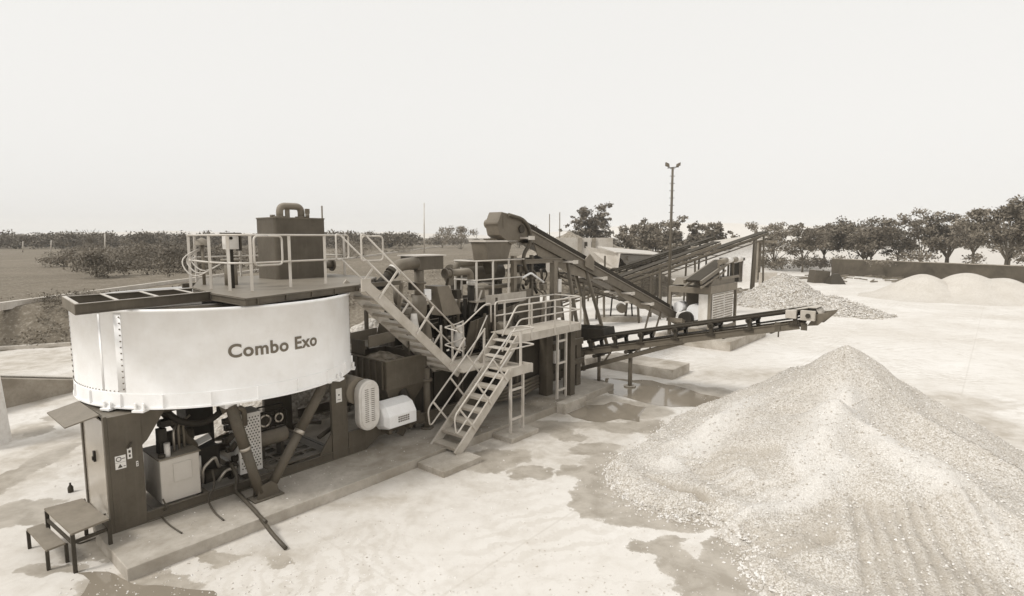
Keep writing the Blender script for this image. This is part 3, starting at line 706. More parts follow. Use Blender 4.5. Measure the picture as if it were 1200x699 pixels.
part('flywheel', MB().lathe([(.10, -.01), (.13, -.01), (.13, .02), (.10, .02), (.10, -.01)], (2.9, cy-.11, 1.23), 18, False, (0, 6.2832), 'y').lathe([(.07, -.01), (.1, -.01), (.1, .02), (.07, .02), (.07, -.01)], (3.2, cy-.11, 1.23), 18, False, (0, 6.2832), 'y'), 'steel', cp)
part('top_bar', MB().tube(fillet([(2.76, cy, 1.42), (2.76, cy, 1.5), (3.34, cy, 1.5), (3.34, cy, 1.42)], .05), .018, 6), 'black', cp)
# loose hoses on the slab
def hose(lab, pts, r, mat='hose'): single('hose', MB().tube(fillet(pts, .25, 6), r, 8), mat, lab, 'hose', pts[0], frame='m')
zr = .215
hose('thin black hose end lying in front of the pale hydraulic tank', [(.78, .06, .5), (.8, -.1, .36), pz(185, 600, zr), pz(197, 615, zr), pz(213, 625, zr)], .014)
hose('thin black hose hanging over the chassis rail in the middle of the base', [(1.62, .1, .75), (1.6, -.06, .5), pz(243, 585, .3), pz(250, 600, zr), pz(262, 610, zr)], .016)
hose('thick dark hose running out from the base over the slab edge', [(1.95, .1, .75), (1.98, -.12, .55), pz(275, 575, .3), pz(300, 600, .23), pz(320, 627, .12), pz(335, 643, .03)], .034)
hose('second dark hose lying beside the thick hose on the slab', [pz(276, 572, .23), pz(290, 590, .225), pz(305, 606, .22), pz(312, 612, .22)], .03)
# wooden step stool at the left end
stl = thing('step_stool', 'two tier weathered work step standing left of the tall cabinet', 'step', (-.4, .2, 0))
T = [(-.68, .85), (-.6, -.46), (-.1, -.34), (-.18, .82)]
part('top_board', MB().prism([(x, y, .6) for x, y in T], (0, 0, .03)), 'wood', stl)
T2 = [(-.9, .98), (-.84, -.06), (-.6, -.02), (-.68, 1.0)]
part('lower_board', MB().prism([(x, y, .3) for x, y in T2], (0, 0, .03)), 'wood', stl)
for x, y in T: part('leg', MB().beam((x*.97, y*.93, -.01), (x*.97, y*.93, .6), .05, .05), 'dark', stl)
for x, y in T2: part('short_leg', MB().beam((x*.985, y*.95+.02, -.01), (x*.985, y*.95+.02, .3), .045, .045), 'dark', stl)
part('rail', MB().beam((-.58, -.38, .45), (-.12, -.3, .45), .03, .05).beam((-.66, .78, .45), (-.58, -.38, .45), .03, .05), 'dark', stl)
hose('thin cable looping on the ground under the step', [pz(85, 630, .01), pz(92, 638, .01), pz(105, 633, .01), pz(120, 628, .1)], .014)
bt = pz(83, 577, 0)
single('bottle', MB().lathe([(0, 0), (.045, 0), (.048, .02), (.048, .1), (.018, .15), (.018, .19), (0, .19)], bt, 12), 'dark', 'small dark bottle standing on the yard behind the step', 'bottle', bt, frame='m')
# ---------------------------------------------------------------- stairs and walkways
def stairs(th, a0, z0, a1, z1, b0, b1, n, rail_h=1.0, mat='grate', rails=(0, 1), end=0, loopb=False):
    """two stringers from (a0,z0) to (a1,z1) at b0 and b1, n treads, pipe rails"""
    D = Vector((a1-a0, 0, z1-z0)).normalized(); Nn = Vector((-D.z, 0, D.x))
    if Nn.z < 0: Nn = -Nn
    for b_ in (b0, b1):
        part('stringer', MB().beam((a0, b_, z0-.02), (a1, b_, z1-.02), .05, .22, (0, 0, 1)), mat, th, .006)
    tm = 'step'
    for i in range(n):
        u = (i+.5)/n; a = a0+(a1-a0)*u; z = z0+(z1-z0)*u
        k = MB(); k.box(a-.13, a+.13, b0+.03, b1-.03, z-.02, z+.005).box(a-.13, a-.115, b0+.03, b1-.03, z-.055, z-.02).box(a+.115, a+.13, b0+.03, b1-.03, z-.055, z-.02)
        part('tread', k, tm, th)
    for w_, b_ in enumerate((b0, b1)):
        if w_ not in rails: continue
        b_ = b_+(-.04 if w_ == 0 else .04)
        up = Vector((0, 0, 1)); A = Vector((a0, b_, z0)); B = Vector((a1, b_, z1))
        q0, q1 = A+up*rail_h, B+up*rail_h; m0, m1 = A+up*rail_h*.5, B+up*rail_h*.5
        if loopb:   # closed rounded end at the lower end
            lo, hi, lm_, hm = (q0, q1, m0, m1) if z0 < z1 else (q1, q0, m1, m0)
            dd = (lo-hi).normalized()
            part('handrail', MB().tube(fillet([hi, lo+dd*.12, lm_+dd*.05, hm], .14), .02, 8), 'rail', th)
        else:
            part('handrail', MB().tube([q0, q1], .02, 8), 'rail', th); part('mid_rail', MB().tube([m0, m1], .018, 8), 'rail', th)
        L_ = (B-A).length
        for f in ((.12, .5, .88) if not loopb else (.3, .6, .9)):
            s = A+(B-A)*f; L2 = rail_h*Nn.z
            part('post', MB().beam(s-Nn*.05, s+Nn*(L2), .045, .022, (0, 1, 0)), 'rail', th)
us = thing('steep_stairs', 'long steep pale steel stairs running down from the tank platform', 'stairs', (4.65, -.55, 1.6))
stairs(us, 4.62, 4.0, 7.3, 1.62, -.55, .3, 11, 1.02)
part('head_plate', MB().box(4.5, 4.72, -.58, -.53, 3.86, 4.12), 'grate', us)
for b_ in (-.59, .34): part('rail_end', MB().tube(fillet([(4.62, b_, 5.02), (4.5, b_, 5.06), (4.5, b_, 4.5), (4.62, b_, 4.51)], .1), .02, 8), 'rail', us)
ls = thing('entry_stairs', 'lower pale steel stairs with looped handrail ends rising from a concrete pad', 'stairs', (6.2, -1.25, .12))
stairs(ls, 6.12, .13, 7.97, 1.7, -1.65, -.85, 7, .98, loopb=True)
ld = thing('stair_landing', 'small steel landing joining the steep stairs and the entry stairs, on two thin posts', 'landing', (8.0, -.6, .12))
part('floor', MB().box(7.2, 8.85, -.8, .35, 1.66, 1.69).box(7.98, 8.85, -1.65, -.802, 1.66, 1.69), 'step', ld)
part('edge_plate', MB().box(7.97, 8.8, -1.68, -1.652, 1.55, 1.78), 'grate', ld); part('edge_plate', MB().box(7.2, 8.85, .352, .38, 1.5, 1.72), 'grate', ld); part('edge_plate', MB().box(8.852, 8.88, -1.65, -1.2, 1.52, 1.75), 'grate', ld)
for a in (8.02, 8.5): part('leg', MB().box(a-.03, a+.03, -1.65, -1.59, .12, 1.66), 'rail', ld)
for z in (1.2, .45): part('cross_bar', MB().box(8.05, 8.47, -1.64, -1.6, z-.03, z+.03), 'rail', ld)
part('post', MB().box(8.36, 8.42, -1.66, -1.62, 1.7, 2.66), 'rail', ld)
for z in (2.68, 2.25): part('handrail', MB().tube(fillet([(7.97, -1.69, z-.0), (8.2, -1.69, z), (8.9, -1.69, z), (8.9, -1.25, z), (8.5, -1.2, z)], .1), .02, 8), 'rail', ld)
for z in (2.68, 2.22): part('handrail', MB().tube(fillet([(7.35, -.62, z-.05), (7.5, .2, z-.02), (8.1, .3, z), (8.3, .3, z+.05)], .1), .02, 8), 'rail', ld)
for a in (7.5, 7.9, 8.3): part('post', MB().box(a-.025, a+.025, .3, .34, 1.7, 2.7), 'rail', ld)
part('post', MB().box(7.9, 7.95, -.84, -.8, 1.7, 2.66), 'rail', ld)
sp = thing('side_platform', 'grated side platform with pale handrails at the right end of the plant', 'platform', (10.2, -.7, .2))
PZ = 2.42; A1_, A2_ = 8.85, 11.75
part('floor', MB().box(A1_, A2_, -1.18, -.2, PZ-.03, PZ), 'step', sp)
part('edge_plate', MB().box(A1_, A2_, -1.21, -1.182, PZ-.2, PZ+.02), 'grate', sp); part('edge_plate', MB().box(A2_+.002, A2_+.03, -1.18, -.2, PZ-.2, PZ+.02), 'grate', sp)
HR = .8
part('handrail', MB().tube(fillet([(8.2, -1.19, 2.5), (8.78, -1.19, PZ+HR), (A2_, -1.19, PZ+HR), (A2_, -.22, PZ+HR)], .12), .022, 8), 'rail', sp)
part('mid_rail', MB().tube(fillet([(8.2, -1.19, 2.1), (8.9, -1.19, PZ+.42), (A2_, -1.19, PZ+.42), (A2_, -.22, PZ+.42)], .12), .02, 8), 'rail', sp)
part('handrail', MB().tube(fillet([(9.0, -.22, PZ), (9.0, -.22, PZ+HR), (A2_-.05, -.22, PZ+HR)], .12), .022, 8), 'rail', sp); part('mid_rail', MB().tube([(9.0, -.22, PZ+.42), (A2_-.05, -.22, PZ+.42)], .02, 8), 'rail', sp)
for a in (9.35, 10.4, 11.15, 11.7):
    part('post', MB().box(a-.03, a+.03, -1.235, -1.212, PZ-.15, PZ+HR), 'rail', sp)
for a in (9.4, 10.5, 11.3): part('post', MB().box(a-.025, a+.025, -.235, -.205, PZ, PZ+HR), 'rail', sp)
part('step_flight', MB().beam((8.2, -1.18, 1.72), (8.85, -1.18, 2.36), .04, .2).beam((8.2, -.4, 1.72), (8.85, -.4, 2.36), .04, .2).box(8.3, 8.52, -1.15, -.42, 1.88, 1.91).box(8.5, 8.72, -1.15, -.42, 2.06, 2.09).box(8.66, 8.86, -1.15, -.42, 2.24, 2.27), 'grate', sp)
part('handrail', MB().tube(fillet([(7.7, .05, 2.62), (7.95, .0, 2.66), (8.5, -.3, 3.2), (8.75, -.3, 3.22), (8.75, -.3, 2.7)], .1), .02, 8).tube([(8.1, -.1, 1.8), (8.6, -.3, 2.9)], .018, 6), 'rail', sp)
for a in (10.68, 11.1): part('ladder_post', MB().box(a-.03, a+.03, -1.15, -1.09, .3, PZ-.2), 'rail', sp)
for z in (.55, 1.35, 2.0): part('rung', MB().box(10.71, 11.07, -1.14, -1.1, z-.03, z+.03), 'rail', sp)
# concrete pads
def pad(lab, x0, x1, y0, y1, z0, z1, mat='concrete'):
    m = MB(); m.box(x0, x1, y0, y1, z0, z1)
    return single('concrete_pad', m, mat, lab, 'pad', ((x0+x1)/2, (y0+y1)/2, z0), 'concrete pads under the plant', frame='m', bevel=.012)
pad('square concrete pad under the foot of the entry stairs', 5.28, 6.42, -2.14, -1.305, -.1, .13)
pad('small concrete block under the two landing posts', 7.7, 8.75, -1.95, -1.305, -.1, .12)
pad('rough concrete block under the ladder posts of the side platform', 10.4, 11.5, -1.6, -1.305, -.1, .3)
pad('concrete pad under the round jack foot of the side conveyor', 16.05, 17.5, -2.2, .9, -.1, .36)
pad('short concrete pad behind the jack foot pad', 15.6, 17.0, 1.1, 2.5, -.1, .36)
pad('largest concrete pad, under the screening hopper', 22.35, 27.4, -1.95, 1.6, -.1, .42)
# ---------------------------------------------------------------- plant frame and machinery
fr = thing('plant_frame', 'dark steel main frame of columns and beams behind the stairs', 'frame', (8.5, 1.2, .2))
part('main_beam', MB().prism([(4.6, 0, .2), (4.9, 0, .2), (5.25, 0, .42), (6.5, 0, .42), (6.5, 0, .72), (4.44, 0, .72), (4.44, 0, .2)], (0, .08, 0)), 'frame', fr, .006)
part('main_beam', MB().ibeam((4.6, 2.45, .6), (13, 2.45, .6), .1, .25, .02), 'frame', fr); part('main_beam', MB().ibeam((6.5, .05, .5), (12.9, .05, .5), .1, .25, .02), 'frame', fr)
part('top_beam', MB().ibeam((6.4, .4, 1.62), (12.9, .4, 1.62), .12, .22, .02), 'frame', fr); part('top_beam', MB().ibeam((6.4, 2.3, 1.62), (12.9, 2.3, 1.62), .12, .22, .02), 'frame', fr)
for x in (6.5, 8.2, 9.8, 11.2, 12.8):
    for y in (.4, 2.3): part('column', MB().ibeam((x, y, .2), (x, y, 1.52), .16, .18, .02, (1, 0, 0)), 'frame', fr)
    part('cross_beam', MB().box(x-.06, x+.06, .46, 2.24, 1.5, 1.66), 'frame', fr)
part('column', MB().box(11.0, 11.32, -.5, -.2, .2, 2.2), 'frame', fr, .01); part('column', MB().box(11.5, 11.75, -1.02, -.75, .2, 2.2), 'frame', fr, .01)
part('column', MB().box(12.6, 12.85, -.5, -.25, .2, 2.2), 'frame', fr, .01)
part('bracket_beam', MB().box(11.3, 12.9, -.55, -.2, 1.55, 1.75).box(11.3, 12.9, -.6, -.2, .95, 1.1), 'frame', fr)
part('junction_box', MB().box(11.34, 11.6, -.56, -.36, 1.15, 1.55), 'offwhite', fr, .01)
part('slanted_leg', MB().beam((5.9, .1, .25), (6.2, .1, .7), .08, .22, (1, 0, 0)), 'frame', fr)
part('pipe_column', MB().cyl((6.75, .05, .2), (6.75, .05, 1.75), .085, 14).cyl((6.75, .05, 1.42), (6.75, .05, 1.48), .14, 14).cyl((6.75, .05, .2), (6.75, .05, .24), .16, 14), 'frame2', fr)
# sump and bins
sb = thing('sump_tank', 'dark open sump tank inside the plant frame below the walkway', 'tank', (8, 1.4, .25))
part('wall', MB().prism([(6.9, .55, .45), (9.6, .55, .45), (9.9, .55, 1.48), (6.6, .55, 1.48)], (0, 1.6, 0)), 'dark', sb)
part('rib', MB().box(7.4, 7.46, .5, .548, .45, 1.46).box(8.4, 8.46, .5, .548, .45, 1.46), 'dark', sb)
rbn = thing('ribbed_bin', 'dark ribbed steel bin holding gravel below the steep stairs', 'bin', (6.1, .8, .7))
w1 = MB()
def wallpl(m, p, q, z0, z1, t=.03):
    m.beam((p[0], p[1], (z0+z1)/2), (q[0], q[1], (z0+z1)/2), t, z1-z0)
cr = [(5.52, .05), (6.75, .05), (6.75, 1.7), (5.52, 1.7)]
for i in range(4): wallpl(w1, cr[i], cr[(i+1) % 4], 1.42, 2.1)
part('wall', w1, 'frame', rbn)
part('hopper_cone', MB().add([(5.52, .05, 1.42), (6.75, .05, 1.42), (6.75, 1.7, 1.42), (5.52, 1.7, 1.42), (5.9, .3, .8), (6.4, .3, .8), (6.4, 1.2, .8), (5.9, 1.2, .8)], [(0, 1, 5, 4), (1, 2, 6, 5), (2, 3, 7, 6), (3, 0, 4, 7), (4, 5, 6, 7)]), 'frame', rbn)
for i in range(7): part('rib', MB().box(5.46, 5.503, .12+i*.25, .16+i*.25, 1.44, 2.08), 'frame', rbn)
part('rim', MB().box(5.47, 6.8, -.0, .05, 2.101, 2.13).box(5.47, 5.53, .05, 1.75, 2.101, 2.13), 'frame2', rbn)
part('splash_plate', MB().beam((6.3, .15, 2.3), (6.7, .9, 2.34), .02, .36), 'frame', rbn); part('splash_plate', MB().beam((5.55, 1.45, 2.3), (5.62, 1.0, 2.3), .02, .36), 'frame', rbn)
gm = MB(); gv = []; n = 14
for j in range(n):
    for i in range(n):
        x, y = 5.54+i*(1.19/(n-1)), .07+j*(1.6/(n-1)); gv.append((x, y, 1.86+.3*math.exp(-((x-6.0)**2+(y-.9)**2)/.3)+nz(x, y, 6)*.05))
gm.add(gv, [(j*n+i, j*n+i+1, (j+1)*n+i+1, (j+1)*n+i) for j in range(n-1) for i in range(n-1)])
part('gravel_fill', gm, 'gravel_f', rbn)
ch = thing('discharge_chute', 'open pale chute trough above the ribbed bin', 'chute', (6.2, 1.3, 2.1))
part('trough', MB().prism([(5.7, .95, 2.3), (6.5, .95, 2.35), (6.5, .95, 2.62), (5.7, .95, 2.58)], (0, .03, 0)).prism([(5.7, 1.7, 2.3), (6.5, 1.7, 2.35), (6.5, 1.7, 2.62), (5.7, 1.7, 2.58)], (0, .03, 0)).prism([(5.7, .98, 2.3), (6.5, .98, 2.35), (6.5, 1.7, 2.35), (5.7, 1.7, 2.3)], (0, 0, .02)).prism([(6.47, .98, 2.37), (6.47, 1.7, 2.37), (6.47, 1.5, 2.95), (6.47, 1.1, 2.75)], (.03, 0, 0)), 'tan', ch)
part('support', MB().box(6.2, 6.28, 1.75, 1.83, .4, 3.1), 'frame2', ch)
# guards at the front
og = thing('belt_guard', 'tall oval pale belt guard with slots beside the right base column', 'guard', (4.8, -.1, .7))
def obround(cx, z0, z1, r, y, n=10):
    pts = [(cx+r*math.cos(math.pi*i/n), y, z1-r+r*math.sin(math.pi*i/n)) for i in range(n+1)]
    return pts+[(cx+r*math.cos(math.pi+math.pi*i/n), y, z0+r+r*math.sin(math.pi+math.pi*i/n)) for i in range(n+1)]
part('cover', MB().prism(obround(4.83, .72, 1.86, .27, -.26), (0, .2, 0)), 'offwhite', og, .03)
part('face_rim', MB().prism(obround(4.83, .77, 1.81, .22, -.275), (0, .02, 0)), 'offwhite', og, .008)
sl2 = MB()
for i in range(17):
    for k in (-1, 1): sl2.box(4.83+k*.08-.05, 4.83+k*.08+.045, -.279, -.275, .93+i*.045, .945+i*.045)
part('slots', sl2, 'frame2', og)
part('shaft_housing', MB().cyl((4.7, -.05, 1.6), (4.7, .6, 1.6), .3, 20), 'tan', og)
mg = thing('motor_guard', 'pale faceted motor guard box with a small vent, in front of the ribbed bin', 'guard', (5.7, -.2, .55))
pr = [(-.4, .66), (-.4, .94), (-.26, 1.14), (.0, 1.24), (.25, 1.14), (.25, .62), (0, .58)]
part('cover', MB().prism([(5.24, y, z) for y, z in pr], (.8, 0, 0)).add([(5.24, y, z) for y, z in pr]+[(5.17, y*.75, .93+(z-.93)*.75) for y, z in pr], [(i, (i+1) % 7, 7+(i+1) % 7, 7+i) for i in range(7)]+[tuple(range(7, 14))]), 'white', mg, .02)
vt = MB()
for i in range(6):
    for j in range(3): vt.box(5.5+i*.055, 5.54+i*.055, -.4045, -.4005, .76+j*.05, .795+j*.05)
part('vent', vt, 'frame2', mg)
part('bracket', MB().box(5.3, 5.4, -.3, .0, .5, .6).box(5.9, 6.0, -.3, .0, .5, .6), 'frame', mg)
part('motor', MB().cyl((6.05, .0, 1.1), (6.05, .35, 1.5), .13, 12), 'black', mg)
# slurry box, elbow and hose
sbx = thing('slurry_box', 'dark flanged feed box with a downpipe and black suction hose, right of the steep stairs', 'feed box', (7.7, 1.0, 2.6))
part('box', MB().box(7.28, 8.2, .95, 1.65, 4.12, 4.48), 'frame', sbx, .01); part('flange', MB().box(7.22, 8.26, .9, 1.7, 4.482, 4.51), 'rail', sbx)
part('downpipe', MB().tube([(7.45, 1.1, 4.12), (7.45, 1.1, 3.35)], .13, 14).cyl((7.45, 1.1, 3.75), (7.45, 1.1, 3.8), .19, 14), 'frame2', sbx)
part('elbow', MB().tube(fillet([(7.45, 1.1, 3.45), (7.45, 1.1, 2.85), (6.95, 1.1, 2.85), (6.95, 1.1, 3.15)], .3, 8), .2, 16), 'frame2', sbx)
e0, e1, e2 = pb(488, 308, 1.0), pb(468, 311, 1.0), pb(443, 336, 1.0)
part('elbow', MB().tube(fillet([e0, e1, lerp(e1, e2, .35)], .3, 8), .16, 16), 'frame2', sbx)
part('black_hose', MB().tube([lerp(e1, e2, .38), e2], .13, 16), 'black', sbx); part('clamp', MB().cyl(lerp(e1, e2, .3), lerp(e1, e2, .4), .17, 16).cyl(lerp(e1, e2, .46), lerp(e1, e2, .5), .15, 16), 'dark', sbx); part('white_collar', MB().cyl(lerp(e1, e2, .22), lerp(e1, e2, .28), .175, 16), 'offwhite', sbx)
part('frame_tube', MB().tube(fillet([pb(463, 338, 1.2), pb(464, 356, 1.2), pb(485, 360, 1.2)], .1), .06, 8), 'frame2', sbx)
sl3 = thing('slanted_chute', 'flat tan slanted chute cover right of the slurry downpipe', 'chute', (8.3, .9, 2.7))
q4 = [pb(512, 336, .9), pb(526, 335, .9), pb(541, 368, .9), pb(520, 371, .9)]
part('cover', MB().prism(q4, (0, .5, 0)), 'tan', sl3, .01)
# cyclones
for i, (px, pt, pbm, b_, r_, lab) in enumerate(((485, 368, 412, .7, .17, 'pale hydrocyclone cone left of the slanted chute, behind the stair rail'), (500, 372, 414, 1.2, .16, 'second cone of the pair, behind and right of the first one'), (538, 381, 410, .6, .17, 'pale bell shaped cyclone under the slanted chute'), (462, 362, 395, 1.4, .16, 'pale cone furthest left behind the steep stairs'))):
    T_ = pb(px, pt, b_); B_ = pb(px, pbm, b_); h = T_[2]-B_[2]
    cyc = thing('hydrocyclone', lab, 'cyclone', (T_[0], T_[1], B_[2]), 'hydrocyclone cones')
    part('body', MB().lathe([(.001, h), (r_*.45, h), (r_*.55, h*.85), (r_*.8, h*.6), (r_, h*.3), (r_*1.05, h*.06), (r_*.9, 0), (.001, 0)], (T_[0], T_[1], B_[2]), 18), 'offwhite' if i != 1 else 'tan', cyc)
    part('band', MB().lathe([(r_+.002, h*.1), (r_+.03, h*.1), (r_+.03, h*.16), (r_+.002, h*.16)], (T_[0], T_[1], B_[2]), 18, False), 'frame2', cyc)
# second pipe
dp = thing('down_pipe', 'tan pipe bend turning down into a black hose left of the upper walkway', 'pipe', (9.3, 1.0, 1.9))
d0, d1, d2, d3 = pb(521, 321, 1.0), pb(551, 318, 1.0), pb(552, 331, 1.0), pb(551, 398, 1.0)
part('bend', MB().tube(fillet([d0, d1, d2], .25, 8), .1, 14), 'tan', dp); part('black_hose', MB().tube([d2, d3], .1, 14), 'black', dp); part('collar', MB().cyl(lerp(d2, d3, -.03), lerp(d2, d3, .05), .13, 14), 'offwhite', dp)
for t_ in (.0, .18): part('flange', MB().cyl(lerp(d0, d1, t_), lerp(d0, d1, t_+.04), .145, 14), 'frame2', dp)
vp = pb(545, 350, 1.1); vq = pb(545, 398, 1.1); single('thin_hose', MB().tube([vp, vq], .06, 10), 'black', 'thin black hose hanging left of the thicker black hose', 'hose', vq, frame='m')
# upper walkway
uw = thing('upper_walkway', 'short upper walkway with pale railings below the conveyor hopper', 'walkway', (10.3, 1.0, 2.95))
UZ = 3.15
part('floor', MB().box(9.2, 11.45, .7, 1.6, UZ-.04, UZ), 'step', uw); part('edge_plate', MB().box(9.6, 11.45, .668, .698, UZ-.16, UZ+.14), 'grate', uw)
for z in (4.3, 3.75):
    part('handrail', MB().tube([(9.2, 1.58, z), (9.2, .72, z), (11.4, .72, z)], .022, 8), 'rail', uw); part('handrail', MB().tube([(9.2, 1.58, z), (9.9, 1.58, z)], .022, 8), 'rail', uw)
for a in (9.25, 9.95, 10.65): part('post', MB().box(a-.03, a+.03, .70, .73, UZ, 4.3), 'rail', uw)
for a in (9.25, 9.5): part('post', MB().box(a-.03, a+.03, 1.57, 1.6, UZ-.1, 4.3), 'rail', uw)
part('diagonal', MB().beam((9.2, .75, UZ-.3), (9.5, .75, UZ+.3), .04, .04), 'rail', uw)
ubk = thing('trommel_drum', 'dark horizontal drum and pipes under the top hopper behind the walkway railing', 'drum', (10.4, 1.8, 3.2))
part('drum', MB().tube([(9.35, 1.9, 3.85), (11.5, 1.9, 3.85)], .32, 20), 'frame', ubk); part('upper_pipe', MB().tube(fillet([(9.2, 1.5, 3.95), (9.2, 1.5, 4.2), (11.6, 1.5, 4.2)], .15), .1, 12), 'frame2', ubk); part('lower_pipe', MB().tube([(9.5, 1.3, 3.45), (11.4, 1.3, 3.45)], .07, 10), 'tan', ubk)
for a in (9.6, 11.3): part('stand', MB().box(a-.06, a+.06, 1.7, 2.1, 1.7, 3.6), 'frame', ubk)
part('bearing', MB().box(9.5, 9.9, 1.0, 1.3, 3.16, 3.5), 'tan', ubk, .02)
vb = thing('vibrating_screen', 'dark inclined vibrating screen body filling the middle of the plant', 'screen', (9.8, 1.5, 1.7))
part('side_plate', MB().prism([(8.6, .6, 1.8), (12.2, .6, 1.75), (12.6, .6, 2.7), (11.6, .6, 3.05), (8.9, .6, 2.6)], (0, .04, 0)), 'frame', vb); part('side_plate', MB().prism([(8.6, 2.2, 1.8), (12.2, 2.2, 1.75), (12.6, 2.2, 2.7), (11.6, 2.2, 3.05), (8.9, 2.2, 2.6)], (0, .04, 0)), 'frame', vb)
part('deck', MB().prism([(8.7, .64, 1.95), (12.4, .64, 2.2), (12.4, .64, 2.3), (8.7, .64, 2.05)], (0, 1.56, 0)), 'dark', vb)
for k in range(5): part('stiffener', MB().beam((9.0+k*.75, .585, 1.85), (9.15+k*.75, .585, 2.65), .03, .07, (0, 1, 0)), 'frame2', vb)
for a in (9.2, 11.8): part('spring', MB().tube([(a+.1*math.cos(t*.8), .45+.1*math.sin(t*.8), 1.74+t*.008) for t in range(50)], .02, 5), 'black', vb)
part('motor', MB().cyl((9.7, .35, 2.35), (10.2, .35, 2.35), .17, 16).box(9.8, 10.1, .4, .6, 2.15, 2.5), 'frame2', vb)
# top hopper and gantry
thp = thing('feed_hopper', 'dark rectangular hopper below the head of the high conveyor', 'hopper', (10.5, 1.4, 4.2))
h0, h1 = pb(569, 284, .9), pb(603, 306, .9)
part('body', MB().prism([(h0[0], .9, h0[2]), (h1[0]-.1, .9, h0[2]), (h1[0]-.35, .9, h1[2]), (h0[0]+.12, .9, h1[2])], (0, .6, 0)), 'frame2', thp, .008)
part('rim', MB().box(h0[0]-.05, h1[0]+.1, .85, 1.55, h0[2]+.002, h0[2]+.05), 'rail', thp)
part('outlet', MB().prism([(h0[0]+.4, 1.1, h1[2]), (h1[0]-.5, 1.1, h1[2]), (h1[0]-.7, 1.1, h1[2]-.4), (h0[0]+.6, 1.1, h1[2]-.4)], (0, .35, 0)), 'frame', thp)
gt = thing('support_gantry', 'tan steel gantry posts and pipes carrying the high conveyor over the plant', 'gantry', (12.5, 1.2, .2))
c1 = pb(602, 300, .9); c2 = pb(649, 306, .9)
part('post', MB().box(c1[0]-.07, c1[0]+.07, .83, .97, 2.0, c1[2]), 'tan', gt); part('post', MB().box(c1[0]+.9, c1[0]+1.0, .9, 1.0, 2.0, c1[2]), 'frame', gt); part('post', MB().box(c1[0]+.5, c1[0]+.58, 1.9, 2.0, 2.0, c1[2]+.4), 'frame', gt)
part('post', MB().box(c2[0]-.1, c2[0]+.1, .8, 1.0, .2, c2[2]), 'tan', gt, .008)
part('gusset', MB().prism([(c2[0]+.1, .85, 3.6), (c2[0]+.1, .85, 2.2), (c2[0]+.5, .85, 2.2)], (0, .05, 0)), 'tan', gt)
part('cross_beam', MB().ibeam((c1[0], .9, c2[2]+.02), (c2[0]+.5, .9, c2[2]+.02), .12, .14, .02), 'tan', gt)
part('cross_beam', MB().ibeam((c1[0], 2.0, c2[2]+.02), (c2[0]+.3, 2.0, c2[2]+.02), .12, .14, .02), 'frame2', gt)
part('switch_box', MB().box(c2[0]+.12, c2[0]+.3, .78, .84, 3.1, 3.55), 'offwhite', gt); 
part('white_pipe', MB().tube(fillet([pb(612, 326, .7), pb(622, 320, .7), pb(637, 331, .7)], .1), .035, 8), 'white', gt)
rng = random.Random(21)
for k in range(16):
    p = pb(rng.uniform(606, 642), rng.uniform(308, 345), .8+rng.random()); q = (p[0]+rng.uniform(-.25, .25), p[1]+rng.uniform(-.2, .2), p[2]-rng.uniform(.25, .7))
    part('hose', MB().tube(fillet([p, (p[0]+rng.uniform(-.3, .3), p[1], (p[2]+q[2])/2), q], .2), rng.uniform(.025, .06), 7), ('dark', 'frame', 'tan', 'hose')[k % 4], gt)
for k in range(9):
    p = pb(rng.uniform(604, 642), rng.uniform(312, 350), .9+rng.random()*.8); part('bracket', MB().box(p[0]-.1, p[0]+.1, p[1]-.08, p[1]+.08, p[2]-.1, p[2]+.1), ('frame2', 'tan', 'frame')[k % 3], gt)
for k, (x0_, x1_) in enumerate(((608, 622), (620, 632), (630, 646))):
    a, b_ = pb(x0_, 340, .7), pb(x1_, 384, .7); part('side_panel', MB().box(a[0], b_[0], .68, .72, b_[2], a[2]-.2*k), ('frame2', 'frame', 'frame2')[k], gt)
# dark inclined tank under the side platform
ut = thing('collection_tank', 'dark tapered collection tank below the side platform', 'tank', (10.5, .4, .3))
part('wall', MB().prism([(9.0, -.18, 1.2), (9.7, -.18, .7), (12.4, -.18, .7), (12.9, -.18, 2.0), (9.1, -.18, 2.1)], (0, .5, 0)), 'dark', ut)
part('rib', MB().box(9.9, 9.98, -.24, -.182, .72, 2.05).box(12.0, 12.08, -.24, -.182, .72, 2.0), 'frame', ut)
part('outlet_pipe', MB().tube([(9.3, .0, 1.0), (8.6, -.2, .55)], .1, 12), 'black', ut)
for k in range(4): part('pipe', MB().tube(fillet([(9.0, -.1-.1*k, .4+.12*k), (10.0, -.3, .4+.12*k), (10.9, -.25, .5+.1*k)], .2), .05, 8), 'frame2', ut)

# tangle of pipes, struts and cables in the middle of the plant
pw_ = thing('pipework', 'tangle of dark pipes, struts and pale fittings between the steep stairs and the upper walkway', 'pipework', (8.4, 1.3, .7))
rng = random.Random(77)
for k in range(26):
    px, py0 = rng.uniform(462, 560), rng.uniform(318, 400); b_ = rng.uniform(.9, 2.1); p = pb(px, py0, b_)
    if rng.random() < .45: q = (p[0]+rng.uniform(.5, 1.4), p[1]+rng.uniform(-.1, .3), p[2]+rng.uniform(-.5, .3))
    else: q = (p[0]+rng.uniform(-.1, .1), p[1]+rng.uniform(-.1, .3), max(.9, p[2]-rng.uniform(.5, 1.5)))
    mt_ = rng.choice(('dark', 'frame', 'black', 'frame', 'tan', 'rail'))
    if rng.random() < .5: part('pipe', MB().tube(fillet([p, (q[0], p[1], p[2]), q], .2, 5), rng.uniform(.03, .07), 8), mt_, pw_)
    else: part('strut', MB().beam(p, q, .07, .09), mt_, pw_)
